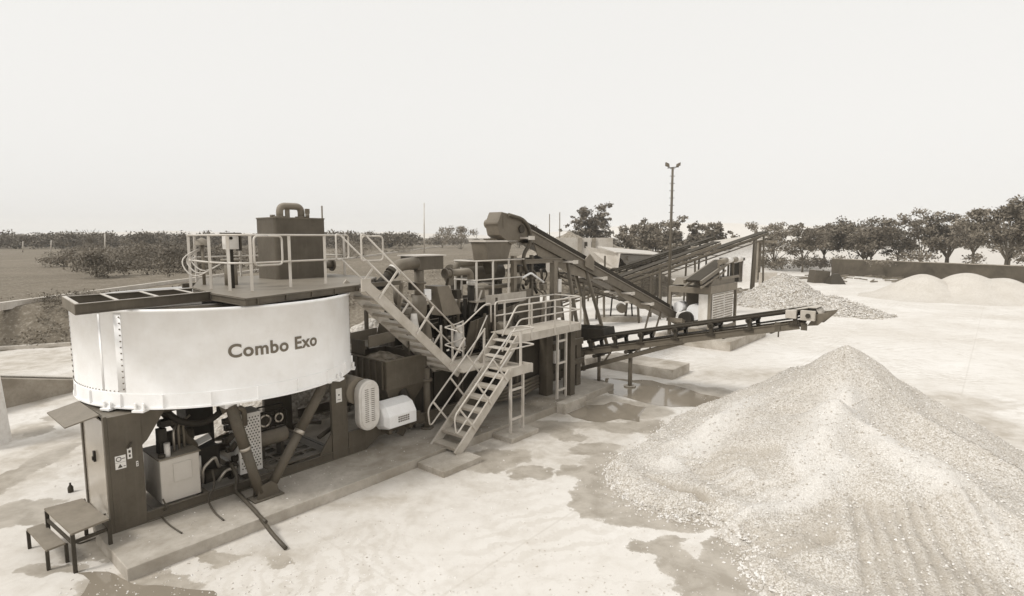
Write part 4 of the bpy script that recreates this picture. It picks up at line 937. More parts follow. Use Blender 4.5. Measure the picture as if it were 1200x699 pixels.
for k in range(10):
    p = pb(rng.uniform(468, 555), rng.uniform(335, 408), rng.uniform(.6, 1.6)); s = rng.uniform(.04, .12)
    part('fitting', MB().box(p[0]-s, p[0]+s, p[1]-s, p[1]+s, p[2]-s*1.3, p[2]+s*1.3), rng.choice(('offwhite', 'white', 'tan', 'dark')), pw_, .008)
for x0_, x1_, z_ in ((6.9, 9.2, 2.55), (7.0, 9.4, 1.95), (7.2, 9.2, 3.0)): part('strut', MB().ibeam((x0_, 1.75, z_), (x1_, 1.75, z_), .1, .14, .02), 'frame', pw_)
for x in (7.0, 8.0, 8.9): part('strut', MB().box(x-.06, x+.06, 1.7, 1.82, .7, 3.2), 'frame', pw_)
part('backing_tank', MB().prism([(7.0, 2.0, 1.7), (9.2, 2.0, 1.7), (9.2, 2.0, 2.9), (7.3, 2.0, 3.1)], (0, .4, 0)), 'dark', pw_, .02)
for k in range(8):
    a = 9.3+k*.42; z0_ = rng.uniform(1.75, 2.2); part('strut', MB().beam((a, .35, z0_), (a+rng.uniform(-.5, .5), .45, z0_+rng.uniform(.5, 1.2)), .06, .08), rng.choice(('frame', 'dark', 'tan')), pw_)
# ---------------------------------------------------------------- side conveyor to the big pile
pcv = thing('side_conveyor', 'long dark inclined side conveyor reaching out over the big foreground gravel pile', 'conveyor', (14.2, -2, .36))
SL = .233
def cz(b_): return 1.44-(b_-.08)*SL
CA0, CA1 = 13.86, 14.54
def cpt(a, b_, dz): return (a, b_, cz(b_)+dz)
bh, btl = -7.0, 1.2
for a in (CA0, CA1):
    part('chord', MB().ibeam(cpt(a, btl, -.42), cpt(a, bh+.3, -.36), .09, .2, .02), 'frame2', pcv)
part('belt', MB().prism([cpt(CA0+.03, btl, .02), cpt(CA0+.03, bh, .02), cpt(CA0+.03, bh, .0), cpt(CA0+.03, btl, .0)], (CA1-CA0-.06, 0, 0)), 'belt', pcv)
part('belt_edge', MB().tube([cpt(CA0+.02, btl, .03), cpt(CA0+.02, bh+.1, .03)], .045, 8), 'belt', pcv); part('belt_edge', MB().tube([cpt(CA1-.02, btl, .05), cpt(CA1-.02, bh+.1, .05)], .045, 8), 'belt', pcv)
part('return_belt', MB().prism([cpt(CA0+.05, btl, -.3), cpt(CA0+.05, bh, -.16), cpt(CA0+.05, bh, -.175), cpt(CA0+.05, btl, -.315)], (CA1-CA0-.1, 0, 0)), 'belt', pcv)
for px in (698, 727, 757, 797, 838, 882, 934):
    b_ = pa(px, 390, 14.2)[1]
    k = part('idler', MB().cyl(cpt(CA0-.06, b_, -.06), cpt(CA1+.06, b_, -.06), .06, 10), 'dark', pcv)
    for a in (CA0-.02, CA1+.02): part('idler_bracket', MB().beam(cpt(a, b_-.05, -.33), cpt(a, b_, -.03), .09, .12, (1, 0, 0)).cyl(cpt(a-.06, b_, -.06), cpt(a+.06, b_, -.06), .085, 10).box(a-.05, a+.05, b_-.13, b_+.13, cz(b_)-.34, cz(b_)-.29), 'dark', k)
for i in range(6):
    b_ = .5-i*1.3; part('cross_tie', MB().beam(cpt(CA0, b_, -.45), cpt(CA1, b_, -.45), .06, .1), 'frame', pcv)
l0, l1 = pa(664, 437, CA0), pa(800, 401.5, CA0)
for a in (CA0, CA1): part('lower_brace', MB().beam((a, l0[1], l0[2]), (a, l1[1], l1[2]), .06, .13), 'frame', pcv)
for f_ in (.1, .35, .6): 
    q_ = lerp(l0, l1, f_); part('brace_tie', MB().box(CA0, CA1, q_[1]-.04, q_[1]+.04, q_[2]-.05, q_[2]+.05).beam((CA0, q_[1], q_[2]), (CA0, q_[1]-.35, cz(q_[1]-.35)-.42), .05, .05), 'frame', pcv)
part('return_roller', MB().cyl(cpt(CA0-.1, -.4, -.58), cpt(CA1+.1, -.4, -.58), .06, 10), 'dark', pcv); part('return_roller', MB().cyl(cpt(CA0-.1, -1.6, -.56), cpt(CA1+.1, -1.6, -.56), .06, 10), 'dark', pcv)
part('skirt', MB().prism([cpt(CA0-.02, 1.0, .06), cpt(CA0-.02, -.75, .06), cpt(CA0-.06, -.68, .3), cpt(CA0-.06, 1.0, .62)], (.03, 0, 0)).prism([cpt(CA1, 1.0, .06), cpt(CA1, -.75, .06), cpt(CA1+.04, -.68, .3), cpt(CA1+.04, 1.0, .62)], (.03, 0, 0)).prism([cpt(CA0-.02, -.75, .06), cpt(CA1+.02, -.75, .06), cpt(CA1+.02, -.7, .32), cpt(CA0-.02, -.7, .32)], (0, .03, 0)), 'black', pcv)
part('tail_frame', MB().box(CA0-.1, CA1+.1, .7, 1.35, .75, 1.15).box(CA0, CA1, .9, 1.3, .25, .75), 'frame', pcv)
part('head_drum', MB().cyl(cpt(CA0, bh, -.09), cpt(CA1, bh, -.09), .13, 18), 'black', pcv)
part('head_belt_wrap', MB().lathe([(.14, 0), (.155, 0), (.155, CA1-CA0-.06), (.14, CA1-CA0-.06)], (CA0+.03, bh, cz(bh)-.12), 20, True, (math.pi*.5, math.pi*1.5), 'x'), 'grate', pcv)
part('scraper_box', MB().box(CA0-.14, CA0-.03, bh+.35, bh+.62, cz(bh)-.25, cz(bh)-.03), 'grate', pcv, .01); part('bearing_plate', MB().box(CA0-.16, CA0-.04, bh-.1, bh+.25, cz(bh)-.27, cz(bh)-.01), 'grate', pcv, .01)
part('bearing', MB().cyl((CA0-.16, bh+.06, cz(bh)-.14), (CA0-.2, bh+.06, cz(bh)-.14), .06, 12), 'dark', pcv)
part('head_cover', MB().prism([cpt(CA0+.0, bh+.9, .04), cpt(CA0, bh+.1, .09), cpt(CA0, bh-.1, .05), cpt(CA0, bh-.1, .03), cpt(CA0, bh+.1, .07), cpt(CA0, bh+.9, .02)], (CA1-CA0, 0, 0)), 'grate', pcv)
part('hood', MB().prism([cpt(CA0-.03, bh+.1, -.4), cpt(CA0-.03, bh-.15, -.42), cpt(CA0-.03, bh-.42, -.2), cpt(CA0-.03, bh-.46, -.12), cpt(CA0-.03, bh-.1, -.12)], (.03, 0, 0)).prism([cpt(CA1, bh+.1, -.4), cpt(CA1, bh-.15, -.42), cpt(CA1, bh-.42, -.2), cpt(CA1, bh-.46, -.12), cpt(CA1, bh-.1, -.12)], (.03, 0, 0)), 'frame2', pcv)
part('lug', MB().box(CA0-.03, CA0, bh+.1, bh+.25, cz(bh)-.55, cz(bh)-.36), 'frame', pcv); part('lug', MB().box(CA0-.03, CA0, bh+.75, bh+.9, cz(bh)-.65, cz(bh)-.4).cyl((CA0-.015, bh+.8, cz(bh)-.8), (CA0-.015, bh+.8, cz(bh)-.6), .02, 6), 'frame', pcv)
jf = pa(737, 425, 16.3)
part('jack_leg', MB().cyl((14.3, -1.5, .04), (14.3, -1.5, cz(-1.5)-.55), .07, 10).cyl((14.3, -1.5, .0), (14.3, -1.5, .04), .2, 14), 'tan', pcv)
part('jack_leg', MB().cyl((14.2, -.35, .04), (14.2, -.35, cz(-.35)-.6), .06, 10).cyl((14.2, -.35, .0), (14.2, -.35, .04), .18, 14), 'tan', pcv)
# ---------------------------------------------------------------- high feed conveyor
fcv = thing('feed_conveyor', 'high tan conveyor climbing from the screening hopper to the top of the plant', 'conveyor', (16, 1.25, 0))
B0 = .95; BW = .5
K0, K1 = pb(624, 271, B0), pb(792, 366, B0)
fs = (K1[2]-K0[2])/(K1[0]-K0[0])
def fz(a): return K0[2]+(a-K0[0])*fs
def fpt(a, b_, dz): return (a, b_, fz(a)+dz)
ah, at_ = K0[0]-.9, K1[0]
part('belt', MB().prism([fpt(ah+.5, B0+.05, .0), fpt(at_, B0+.05, .0), fpt(at_, B0+.05, .03), fpt(ah+.5, B0+.05, .03)], (0, BW-.1, 0)), 'belt', fcv)
part('belt_edge', MB().prism([fpt(ah+.7, B0+.02, -.02), fpt(at_, B0+.02, -.02), fpt(at_, B0+.02, .2), fpt(ah+.7, B0+.02, .2)], (0, .03, .02)), 'belt', fcv)
part('belt_edge', MB().prism([fpt(ah+.7, B0+BW, -.02), fpt(at_, B0+BW, -.02), fpt(at_, B0+BW, .2), fpt(ah+.7, B0+BW, .2)], (0, .03, .02)), 'belt', fcv)
for b_ in (B0-.04, B0+BW+.06):
    part('side_channel', MB().ibeam(fpt(ah+.6, b_, -.2), fpt(at_-.1, b_, -.2), .1, .34, .03), 'frame2', fcv); part('rail_lip', MB().beam(fpt(ah+.6, b_, -.02), fpt(at_-.1, b_, -.02), .08, .03), 'grate', fcv)
for i in range(22): 
    a = ah+.9+i*(at_-ah-1.4)/21; part('idler', MB().cyl(fpt(a, B0-.02, -.05), fpt(a, B0+BW+.02, -.05), .05, 8), 'dark', fcv)
part('belly_truss', MB().prism([fpt(ah+1.0, B0, -.37), fpt(ah+5.5, B0, -.37), fpt(ah+3.2, B0, -.75), fpt(ah+1.2, B0, -.7)], (0, .04, 0)), 'tan', fcv)
part('belly_truss', MB().prism([fpt(ah+5.8, B0, -.37), fpt(at_-2, B0, -.37), fpt(at_-3.5, B0, -.7), fpt(ah+6.6, B0, -.6)], (0, .04, 0)), 'tan', fcv)
part('tray', MB().prism([fpt(ah+1.0, B0, -.36), fpt(at_-.4, B0, -.36), fpt(at_-.4, B0, -.4), fpt(ah+1.0, B0, -.4)], (0, BW, 0)), 'frame2', fcv)
for (px, py) in ((612, 277), (664, 303), (699, 327), (732, 343), (755, 354)):
    p = pb(px, py, B0-.1); a = p[0]; z = p[2]
    part('cross_tray', MB().box(a-.12, a+.12, B0-.45, B0+BW+.3, fz(a)-.47, fz(a)-.41).box(a-.13, a+.13, B0-.5, B0-.45, fz(a)-.5, fz(a)-.38), 'rail', fcv)
pk = pb(652, 312, B0-.15); 
a_ = pb(688, 310, B0)[0]; part('tail_guard', MB().prism([fpt(a_-.3, B0-.12, -.25), fpt(a_-.25, B0-.12, .05), fpt(a_, B0-.12, .3), fpt(a_+.3, B0-.12, .12), fpt(a_+.32, B0-.12, -.25)], (0, .05, 0)), 'tan', fcv)
# head
hd = [pb(x, y, B0-.1) for x, y in ((588, 248.5), (601, 252), (622, 267), (617, 279), (600, 287), (586, 276), (583, 262))]
hw = BW+.02
part('head_cover', MB().prism(hd, (0, hw, 0)), 'frame2', fcv, .012)
hb_ = [pb(x, y, B0-.08) for x, y in ((583.5, 262), (588, 249), (590, 249), (586.5, 262), (589, 276), (602, 287), (598, 287.4), (586, 277))]
part('bearing', MB().cyl((hd[2][0]-.5, B0-.16, hd[2][2]-.05), (hd[2][0]-.5, B0-.1, hd[2][2]-.05), .13, 14), 'dark', fcv)
part('motor', MB().cyl((hd[6][0]+.3, B0+hw, hd[6][2]), (hd[6][0]+.3, B0+hw+.1, hd[6][2]), .14, 14), 'tan', fcv)
for f_ in (.0, .5): part('cover_seam', MB().box(hd[0][0]+.05, hd[0][0]+.1, B0-.112, B0-.1, hd[5][2]+.2, hd[0][2]-.05) if f_ else MB().beam((hd[6][0]-.012, B0-.1, hd[6][2]), (hd[6][0]-.012, B0-.1+hw, hd[6][2]), .03, .05), 'frame2', fcv)
part('chute', MB().prism([(hd[5][0]-.1, B0, hd[5][2]-.1), (hd[4][0], B0, hd[4][2]), (hd[4][0]-.15, B0, hd[4][2]-.3), (hd[5][0]+.1, B0, hd[4][2]-.3)], (0, BW, 0)), 'frame', fcv)
part('cable_loom', MB().tube(fillet([pb(596, 252, B0-.15), pb(613, 257, B0-.15), pb(621, 268, B0-.15), pb(622, 285, B0-.15), pb(612, 300, B0-.15), pb(617, 320, B0-.1)], .3), .06, 8), 'frame', fcv)
# legs
for b_ in (B0, B0+BW):
    t1 = pb(664, 318, B0); f1 = pb(694, 392, B0); t2 = pb(686, 325, B0); f2 = pb(715, 398, B0)
    part('leg', MB().tube([(t1[0], b_, fz(t1[0])-.3), (t1[0]+1.2, b_+(b_-B0)*.4, 0.02)], .07, 10), 'frame2', fcv)
    part('leg', MB().tube([(t2[0], b_, fz(t2[0])-.3), (t2[0]+2.0, b_+(b_-B0)*.4, 0.02)], .07, 10), 'frame2', fcv)
part('leg_tie', MB().beam((t1[0], B0, fz(t1[0])-.55), (t2[0]+.3, B0, fz(t1[0])-.55), .07, .09).beam((t1[0]+.6, B0, 1.6), (t2[0]+1.2, B0, 1.6), .06, .08), 'frame2', fcv)
for a in (at_-2.6, at_-1.6): part('leg', MB().beam((a, B0, fz(a)-.4), (a-1.0, B0, .02), .06, .06), 'frame2', fcv)
# ---------------------------------------------------------------- screening hopper on the big pad
sh = thing('screening_hopper', 'boxy screening hopper with louvred pale panels and a sloped grid top on the largest pad', 'screening unit', (24, 0, .42))
L0 = pa(785, 336, 22.5); C0 = pa(832, 338, 22.5); u0, u1 = 22.5, 25.9; v0_, v1_ = -.95, 1.05
zt0 = C0[2]
part('top_beam', MB().box(u0, u1, v0_, v0_+.1, zt0-.28, zt0+.08).box(u0, u0+.1, v0_+.1, v1_, zt0-.28, zt0+.0).box(u1-.1, u1, v0_+.1, v1_, zt0-.28, zt0+.08).box(u0+.1, u1-.1, v1_-.1, v1_, zt0-.28, zt0+.0), 'tan', sh, .01)
part('tray', MB().prism([(u0+.05, v0_+.05, zt0+.081), (u1-.3, v0_+.05, zt0+.081), (u1-.3, v0_+.05, zt0+.38), (u0+.5, v0_+.05, zt0+.38)], (0, 1.8, 0)), 'frame2', sh)
for a, b_ in ((u0+.06, v0_+.06), (u1-.06, v0_+.06), (u0+.06, v1_-.06), (u1-.06, v1_-.06)):
    part('leg', MB().box(a-.06, a+.06, b_-.06, b_+.06, .42, zt0-.28), 'tan', sh)
part('bottom_beam', MB().box(u0, u1, v0_, v0_+.1, .6, .8).box(u0, u0+.1, v0_+.1, v1_, .6, .8), 'tan', sh)
for a0_, a1_ in ((u0+.3, u0+1.7), (u0+1.75, u1-.5)):
    k = part('louvre_panel', MB().box(a0_, a1_, v0_+.02, v0_+.05, 1.1, zt0-.3), 'offwhite', sh)
    lv = MB()
    for i in range(11): lv.box(a0_+.08, a1_-.08, v0_-.005, v0_+.018, 1.2+i*.115, 1.235+i*.115)
    part('slats', lv, 'tan', k)
part('side_panel', MB().box(u0+.02, u0+.05, v0_+.12, v0_+.55, 1.2, zt0-.3), 'offwhite', sh)
part('inner_motor', MB().cyl((u0+.5, .0, 1.5), (u0+1.2, .0, 1.5), .38, 18), 'white', sh); part('inner_motor', MB().cyl((u0+.4, .75, 1.7), (u0+1.0, .75, 1.7), .25, 16), 'white', sh)
part('dark_drive', MB().cyl((u0+.15, .3, 1.2), (u0+.6, .3, 1.2), .32, 16), 'black', sh)
part('inner_tank', MB().prism([(u0+1.3, v0_+.2, .9), (u1-.4, v0_+.2, .9), (u1-.2, v0_+.2, zt0-.3), (u0+1.3, v0_+.2, zt0-.3)], (0, 1.5, 0)), 'frame', sh)
part('feed_chute', MB().prism([(u0-.1, .3, 1.25), (u0+.6, .2, .95), (u0+.6, .2, .75), (u0-.1, .3, 1.05)], (0, .6, 0)), 'tan', sh)
# sloped grid: frame rails rising to the right with rollers on top
r0 = zt0+.35; rise = .75
for b_ in (v0_+.1, v0_+.85):
    part('grid_rail', MB().beam((u0-.9, b_, r0-.05), (u1-.9, b_, r0+rise), .09, .16), 'frame2', sh); 
    part('grid_rail', MB().beam((u0-.9, b_, r0-.28), (u1-1.4, b_, r0+rise-.4), .06, .08), 'tan', sh)
for i in range(4):
    a = u1-2.3+i*.62; part('support_post', MB().box(a-.04, a+.04, v0_+.06, v0_+.14, zt0+.38, r0+rise*.9), 'frame2', sh)
part('dark_backing', MB().prism([(u0+.7, v0_+.9, zt0+.2), (u1-.1, v0_+.9, zt0+.2), (u1-.1, v0_+.9, r0+rise), (u0+1.0, v0_+.9, r0+.3)], (0, .04, 0)), 'dark', sh)  # dark sheet put in so the space behind the rails reads unlit
part('front_rail', MB().box(u0+1.2, u1+.1, v0_-.02, v0_+.05, zt0+.3, zt0+.42), 'tan', sh)
for i in range(4):
    a = u1-2.2+i*.66; part('roller_bag', MB().tube([(a, v0_+.1, r0+rise+.02), (a+.55, v0_+.0, r0+rise+.1)], .13, 10), 'offwhite' if i % 2 else 'tan', sh)
part('belt', MB().beam((u0-.85, v0_+.48, r0+.02), (u1-.95, v0_+.48, r0+rise+.06), .62, .05), 'belt', sh)
for i in range(5): part('grid_tie', MB().box(u0-.5+i*.6, u0-.44+i*.6, v0_+.1, v0_+.85, r0-.1+i*.155, r0-.04+i*.155), 'frame', sh)
# ---------------------------------------------------------------- far conveyors and bins (world frame)
def wconv(lab, p, q, w_, legs, mat='frame', wheels=False, dz=.35):
    p, q = Vector(p), Vector(q); d = (q-p).normalized(); sd = d.cross(Vector((0, 0, 1))).normalized()
    th = thing('far_conveyor', lab, 'conveyor', (p.x, p.y, 0), 'conveyors behind the plant', 'w')
    for s in (-1, 1):
        part('side_frame', MB().beam(p+sd*s*w_/2, q+sd*s*w_/2, .08, .14).beam(p+sd*s*w_/2-Vector((0, 0, dz)), q+sd*s*w_/2-Vector((0, 0, dz)), .06, .08), mat, th)
        tr = MB(); n = int((q-p).length/1.2)
        for i in range(n):
            a = p+(q-p)*(i/n)+sd*s*w_/2; b_ = p+(q-p)*((i+1)/n)+sd*s*w_/2
            tr.beam(a, b_-Vector((0, 0, dz)), .05, .05)
        part('lattice', tr, mat, th)
    part('belt', MB().beam(p+Vector((0, 0, .13)), q+Vector((0, 0, .13)), w_*.9, .06), 'belt', th)
    for f in legs:
        c = p+(q-p)*f
        for s in (-1, 1): part('leg', MB().beam(c+sd*s*w_/2-Vector((0, 0, .1)), Vector((c.x+sd.x*s*w_*.7, c.y+sd.y*s*w_*.7, -.05)), .1, .1), mat, th)
    if wheels:
        for f in (.64, .60):
            c = p+(q-p)*f+sd*(w_/2+.1)
            dn = d; 
            wm = MB(); wm.tube([c+d*(.42*math.cos(t*.314))+Vector((0, 0, .45+.42*math.sin(t*.314))) for t in range(21)], .05, 6, False)
            for t in range(5): wm.tube([c+Vector((0, 0, .45)), c+d*(.42*math.cos(t*1.257))+Vector((0, 0, .45+.42*math.sin(t*1.257)))], .03, 5)
            part('pulley_wheel', wm, 'frame', th)
        c = p+(q-p)*.6; part('drive_box', MB().box(c.x-.5, c.x+.6, c.y-.5, c.y+.5, c.z+.15, c.z+.7), 'tan', th, .03)
    return th
a, b_ = py_(690, 345, 38), py_(895, 274, 44)
wconv('long far conveyor rising to the right past two pulley wheels, above the screening hopper', a, b_, .9, (.3, .55, .97), 'frame', True)
a, b_ = py_(655, 352, 33), py_(840, 286, 36); wconv('lower far conveyor running parallel in front of the long one', a, b_, .8, (.25, .6), 'frame2')
a, b_ = py_(655, 322, 30), py_(760, 354, 34); wconv('short dark conveyor descending behind the legs of the high conveyor', a, b_, .8, (.2, .8), 'frame')
a, b_ = py_(718, 318, 42), py_(835, 280, 46); wconv('far conveyor with thin frame lying behind the bin roof end', a, b_, .7, (.4, .9), 'dark')
def wbox(mb, c, sx, sy, z0, z1): return mb.box(c[0]-sx/2, c[0]+sx/2, c[1]-sy/2, c[1]+sy/2, z0, z1)
bw = py_(685, 300, 58)
gb = thing('aggregate_bay', 'grey concrete aggregate bay wall with gravel heaped behind it, left of the lone round tree', 'bay', (bw[0], 58, 0), None, 'w')
x0_ = py_(640, 300, 58)[0]; x1_ = py_(718, 300, 58)[0]; zt2 = py_(680, 279, 58)[2]
part('front_wall', MB().box(x0_, x1_, 58, 58.3, 0, zt2), 'wallp', gb); part('side_wall', MB().box(x1_-.3, x1_, 58.3, 64, 0, zt2), 'wallp', gb)
part('pillar', MB().box(x0_+3.2, x0_+3.6, 57.8, 58, 0, zt2).box(x0_+4.6, x0_+5.0, 57.8, 58, 0, zt2), 'wallc', gb); part('slot', MB().box(x1_-2.9, x1_-2.6, 57.97, 57.995, zt2-1.0, zt2-.4).box(x1_-2.2, x1_-1.9, 57.97, 57.995, zt2-1.0, zt2-.4), 'dark', gb)
sw = py_(700, 300, 46)
bn = thing('slanted_bin', 'pale grey steel bin with a long roofed dark side and posts behind the high conveyor', 'bin', (sw[0], 46, 0), None, 'w')
q = [py_(686, 289, 44), py_(727, 297, 42), py_(724, 318, 42), py_(700, 309, 44)]
part('end_panel', MB().prism(q, (.05, .2, 0)), 'wallp', bn)
q2 = [py_(722, 296, 42.3), py_(783, 300, 50), py_(778, 306, 50), py_(735, 312, 42.3)]
part('side_panel', MB().prism(q2, (.02, .15, 0)), 'frame', bn)
q3 = [py_(700, 290, 46), py_(722, 297, 42), py_(785, 300.5, 50), py_(760, 295, 55)]
part('roof', MB().prism(q3, (0, 0, .08)), 'rail', bn)
for px, Y in ((709, 42), (690, 44), (735, 43), (770, 48)):
    c = py_(px, 300, Y); part('post', MB().box(c[0]-.06, c[0]+.06, Y-.06, Y+.06, 0, c[2]), 'frame', bn)
for i in range(3):
    e0_, e1_ = lerp(q2[0], q2[3], .25+.25*i), lerp(q2[1], q2[2], .25+.25*i); part('side_rib', MB().beam((e0_[0], e0_[1]-.03, e0_[2]), (e1_[0], e1_[1]-.03, e1_[2]), .04, .06), 'tan', bn)
pt_ = thing('pump_trolley', 'small frame with a dark motor on a low concrete plinth in the open yard', 'pump', (*pw(726, 377)[:2], 0), None, 'w')
c = pw(728, 376)
part('plinth', MB().box(c[0]-1.3, c[0]+1.1, c[1]-.6, c[1]+.6, 0, .28), 'concrete', pt_)
for s in (-.65, .65): part('post', MB().beam((c[0]+s, c[1], .28), (c[0]+s*.85, c[1], 1.6), .08, .08), 'dark', pt_)
part('top_bar', MB().box(c[0]-.75, c[0]+.85, c[1]-.1, c[1]+.1, 1.6, 1.68), 'rail', pt_); part('motor', MB().cyl((c[0], c[1]-.2, .75), (c[0], c[1]+.3, .75), .28, 12).box(c[0]-.2, c[0]+.2, c[1]-.2, c[1]+.2, 1.2, 1.5), 'frame2', pt_)
# ---------------------------------------------------------------- mast, poles
mx = pw(783, 376); mxt = py_(786, 189, mx[1])
ms = thing('lighting_mast', 'very tall thin lighting mast with two floodlights and climbing pegs', 'mast', (mx[0], mx[1], 0), None, 'w')
part('pole', MB().tube([(mx[0], mx[1], -.1), (mx[0], mx[1], mxt[2]-.4)], [.11, .065], 8), 'frame', ms)
pg_ = MB()
for i in range(17): pg_.beam((mx[0]-.15, mx[1], 2.2+i*.42), (mx[0]+.15, mx[1], 2.2+i*.42), .03, .03)
part('climbing_pegs', pg_, 'frame', ms)
part('head_bar', MB().beam((mx[0]-.3, mx[1], mxt[2]-.4), (mx[0]+.35, mx[1], mxt[2]-.33), .05, .05), 'frame', ms)
for s in (-1, 1): part('floodlight', MB().prism([(mx[0]+s*.2, mx[1]-.12, mxt[2]-.35), (mx[0]+s*.42, mx[1]-.12, mxt[2]-.27), (mx[0]+s*.42, mx[1]-.12, mxt[2]-.08), (mx[0]+s*.24, mx[1]-.12, mxt[2]-.16)], (0, .22, 0)), 'frame2', ms)
def pole(lab, base, top, r, cat='pole', mat='frame', group=None, arm=False):
    th = MB(); th.tube([base, top], [r, r*.7], 7)
    if arm: th.beam((top[0]-.5, top[1], top[2]-.3), (top[0]+.5, top[1], top[2]-.3), .08, .08)
    single('pole', th, mat, lab, cat, base, group)
pb0 = pw(881, 346); pole('dark thick pole before the white building with the coarse stone heap beside it', pb0, py_(886, 270, pb0[1]), .2)
p = pw(774, 353); pole('thin dark post just left of the screening hopper', p, py_(775, 303, p[1]), .1)
UT = 'thin poles on the left skyline'
for px, y1, y0, Y, lab in ((27, 283, 303, 120, 'short pale field pole, leftmost on the skyline'), (60, 282, 303, 118, 'second pale field pole from the left edge'), (123, 274, 304, 95, 'taller pale field pole beside the leafless tree'), (497, 238, 292, 110, 'tall thin pole standing alone right of the steep stairs')):
    b0_ = py_(px, y0, Y); pole(lab, (b0_[0], Y, 1.6), py_(px, y1, Y), .13, 'pole', 'wallp', UT)
for px, y1, lab in ((644, 251, 'left one of two thin rods above the aggregate bay'), (656, 249, 'right one of two thin rods above the aggregate bay')):
    b0_ = py_(px, 285, 60); pole(lab, (b0_[0], 60, 0), py_(px, y1, 60), .07, 'pole', 'frame2', 'thin rods by the aggregate bay')
# ---------------------------------------------------------------- white building, walls, junk
Yb = 62
def bx_(px, Y=Yb): return py_(px, 300, Y)[0]
wb = thing('white_building', 'low white building with a dark open doorway and sloping roof', 'building', (bx_(862), Yb, 0), None, 'w')
xa, xb = bx_(822), bx_(886); zl, zr = py_(822, 293, Yb)[2], py_(886, 281, Yb)[2]; d0_, d1_ = bx_(856), bx_(872); zd = py_(860, 305, Yb)[2]
part('wall', MB().prism([(xa, Yb, 0), (d0_, Yb, 0), (d0_, Yb, zl), (xa, Yb, zl-.1)], (0, .25, 0)).prism([(d1_, Yb, 0), (xb, Yb, 0), (xb, Yb, zr), (d1_, Yb, zr-.3)], (0, .25, 0)).prism([(d0_, Yb, zd), (d1_, Yb, zd), (d1_, Yb, zr-.3), (d0_, Yb, zl)], (0, .25, 0)), 'wallw', wb)
part('doorway', MB().box(d0_, d1_, Yb+1.2, Yb+1.3, 0, zd), 'dark', wb); part('lintel', MB().box(d0_-1.2, d1_+.1, Yb-.03, Yb-.002, zd-.02, zd+.25), 'dark', wb)
part('side_wall', MB().box(xb+.002, xb+.25, Yb, Yb+7, 0, zr-.05), 'wallc', wb)
part('roof', MB().prism([(xa-.5, Yb-.6, zl+.0), (xb+.9, Yb-.6, zr+.08), (xb+.9, Yb-.6, zr+.28), (xa-.5, Yb-.6, zl+.2)], (0, 8, 0)), 'wallp', wb)
part('porch', MB().box(xb+.26, xb+2.4, Yb+.3, Yb+7, zr-.35, zr-.1), 'wood', wb); part('porch_wall', MB().box(xb+.26, xb+2.3, Yb+4, Yb+4.2, 0, zr-.36), 'wood', wb)
lw = MB(); lw.box(bx_(892, 58), bx_(912, 58), 58, 58.3, 0, 1.35)
single('block_wall', lw, 'wallp', 'short pale block wall between the white building and the coarse stone heap', 'wall', (bx_(900, 58), 58, 0))
wl = pw(975, 322); wr = pw(1200, 337); wr2 = (wr[0]+(wr[0]-wl[0])*.4, wr[1]+(wr[1]-wl[1])*.4)
bwz = MB(); bwz.beam((wl[0], wl[1], 1.0), (wr2[0], wr2[1], 1.0), .3, 2.1)
bwl = thing('boundary_wall', 'long dark brown boundary wall below the row of trees', 'wall', (wl[0], wl[1], 0), None, 'w')
part('wall', bwz, concrete('dark_old_wall', .08, 1.0, .5), bwl); part('coping', MB().beam((wl[0], wl[1], 2.092), (wr2[0], wr2[1], 2.092), .38, .08), 'wallc', bwl)
for i in range(12): 
    continue
    t_ = i/11; c = lerp((wl[0], wl[1], 0), (wr2[0], wr2[1], 0), t_); part('pier', MB().box(c[0]-.2, c[0]+.2, c[1]-.32, c[1]+.1, 0, 2.3), 'frame2', bwl)
J = pw(963, 332)
single('steel_crate', MB().prism([(J[0]-.9, J[1], 0), (J[0]+.8, J[1], 0), (J[0]+.9, J[1], 1.25), (J[0]-.7, J[1], 1.4)], (0, 1.4, 0)), 'frame', 'dark steel crate lying by the wall right of the coarse stone heap', 'crate', (J[0], J[1], 0), bevel=.03)
J = pw(980, 333)
single('steel_hopper', MB().add([(J[0]-.9, J[1]-.6, 0), (J[0]+.7, J[1]-.6, 0), (J[0]+.7, J[1]+.9, 0), (J[0]-.9, J[1]+.9, 0), (J[0]-.35, J[1], 1.05), (J[0]+.25, J[1], 1.1), (J[0]+.2, J[1]+.4, 1.1), (J[0]-.3, J[1]+.4, 1.05)], [(0, 1, 5, 4), (1, 2, 6, 5), (2, 3, 7, 6), (3, 0, 4, 7), (4, 5, 6, 7), (0, 3, 2, 1)]), 'dark', 'dark tapered steel hopper upside down by the wall', 'hopper', (J[0], J[1], 0), bevel=.02)
rng = random.Random(4); jm = MB()
for i in range(40):
    c = pw(rng.uniform(925, 1060), rng.uniform(325, 332)); s = rng.uniform(.3, 1.4); jm.beam((c[0]-s, c[1], .1+rng.random()*.2), (c[0]+s, c[1]+rng.uniform(-.6, .6), .1+rng.random()*.25), .12, .12)
single('timber_scrap', jm, 'wood', label='scattered beams and boards lying along the foot of the boundary wall', cat='scrap', kind='stuff')
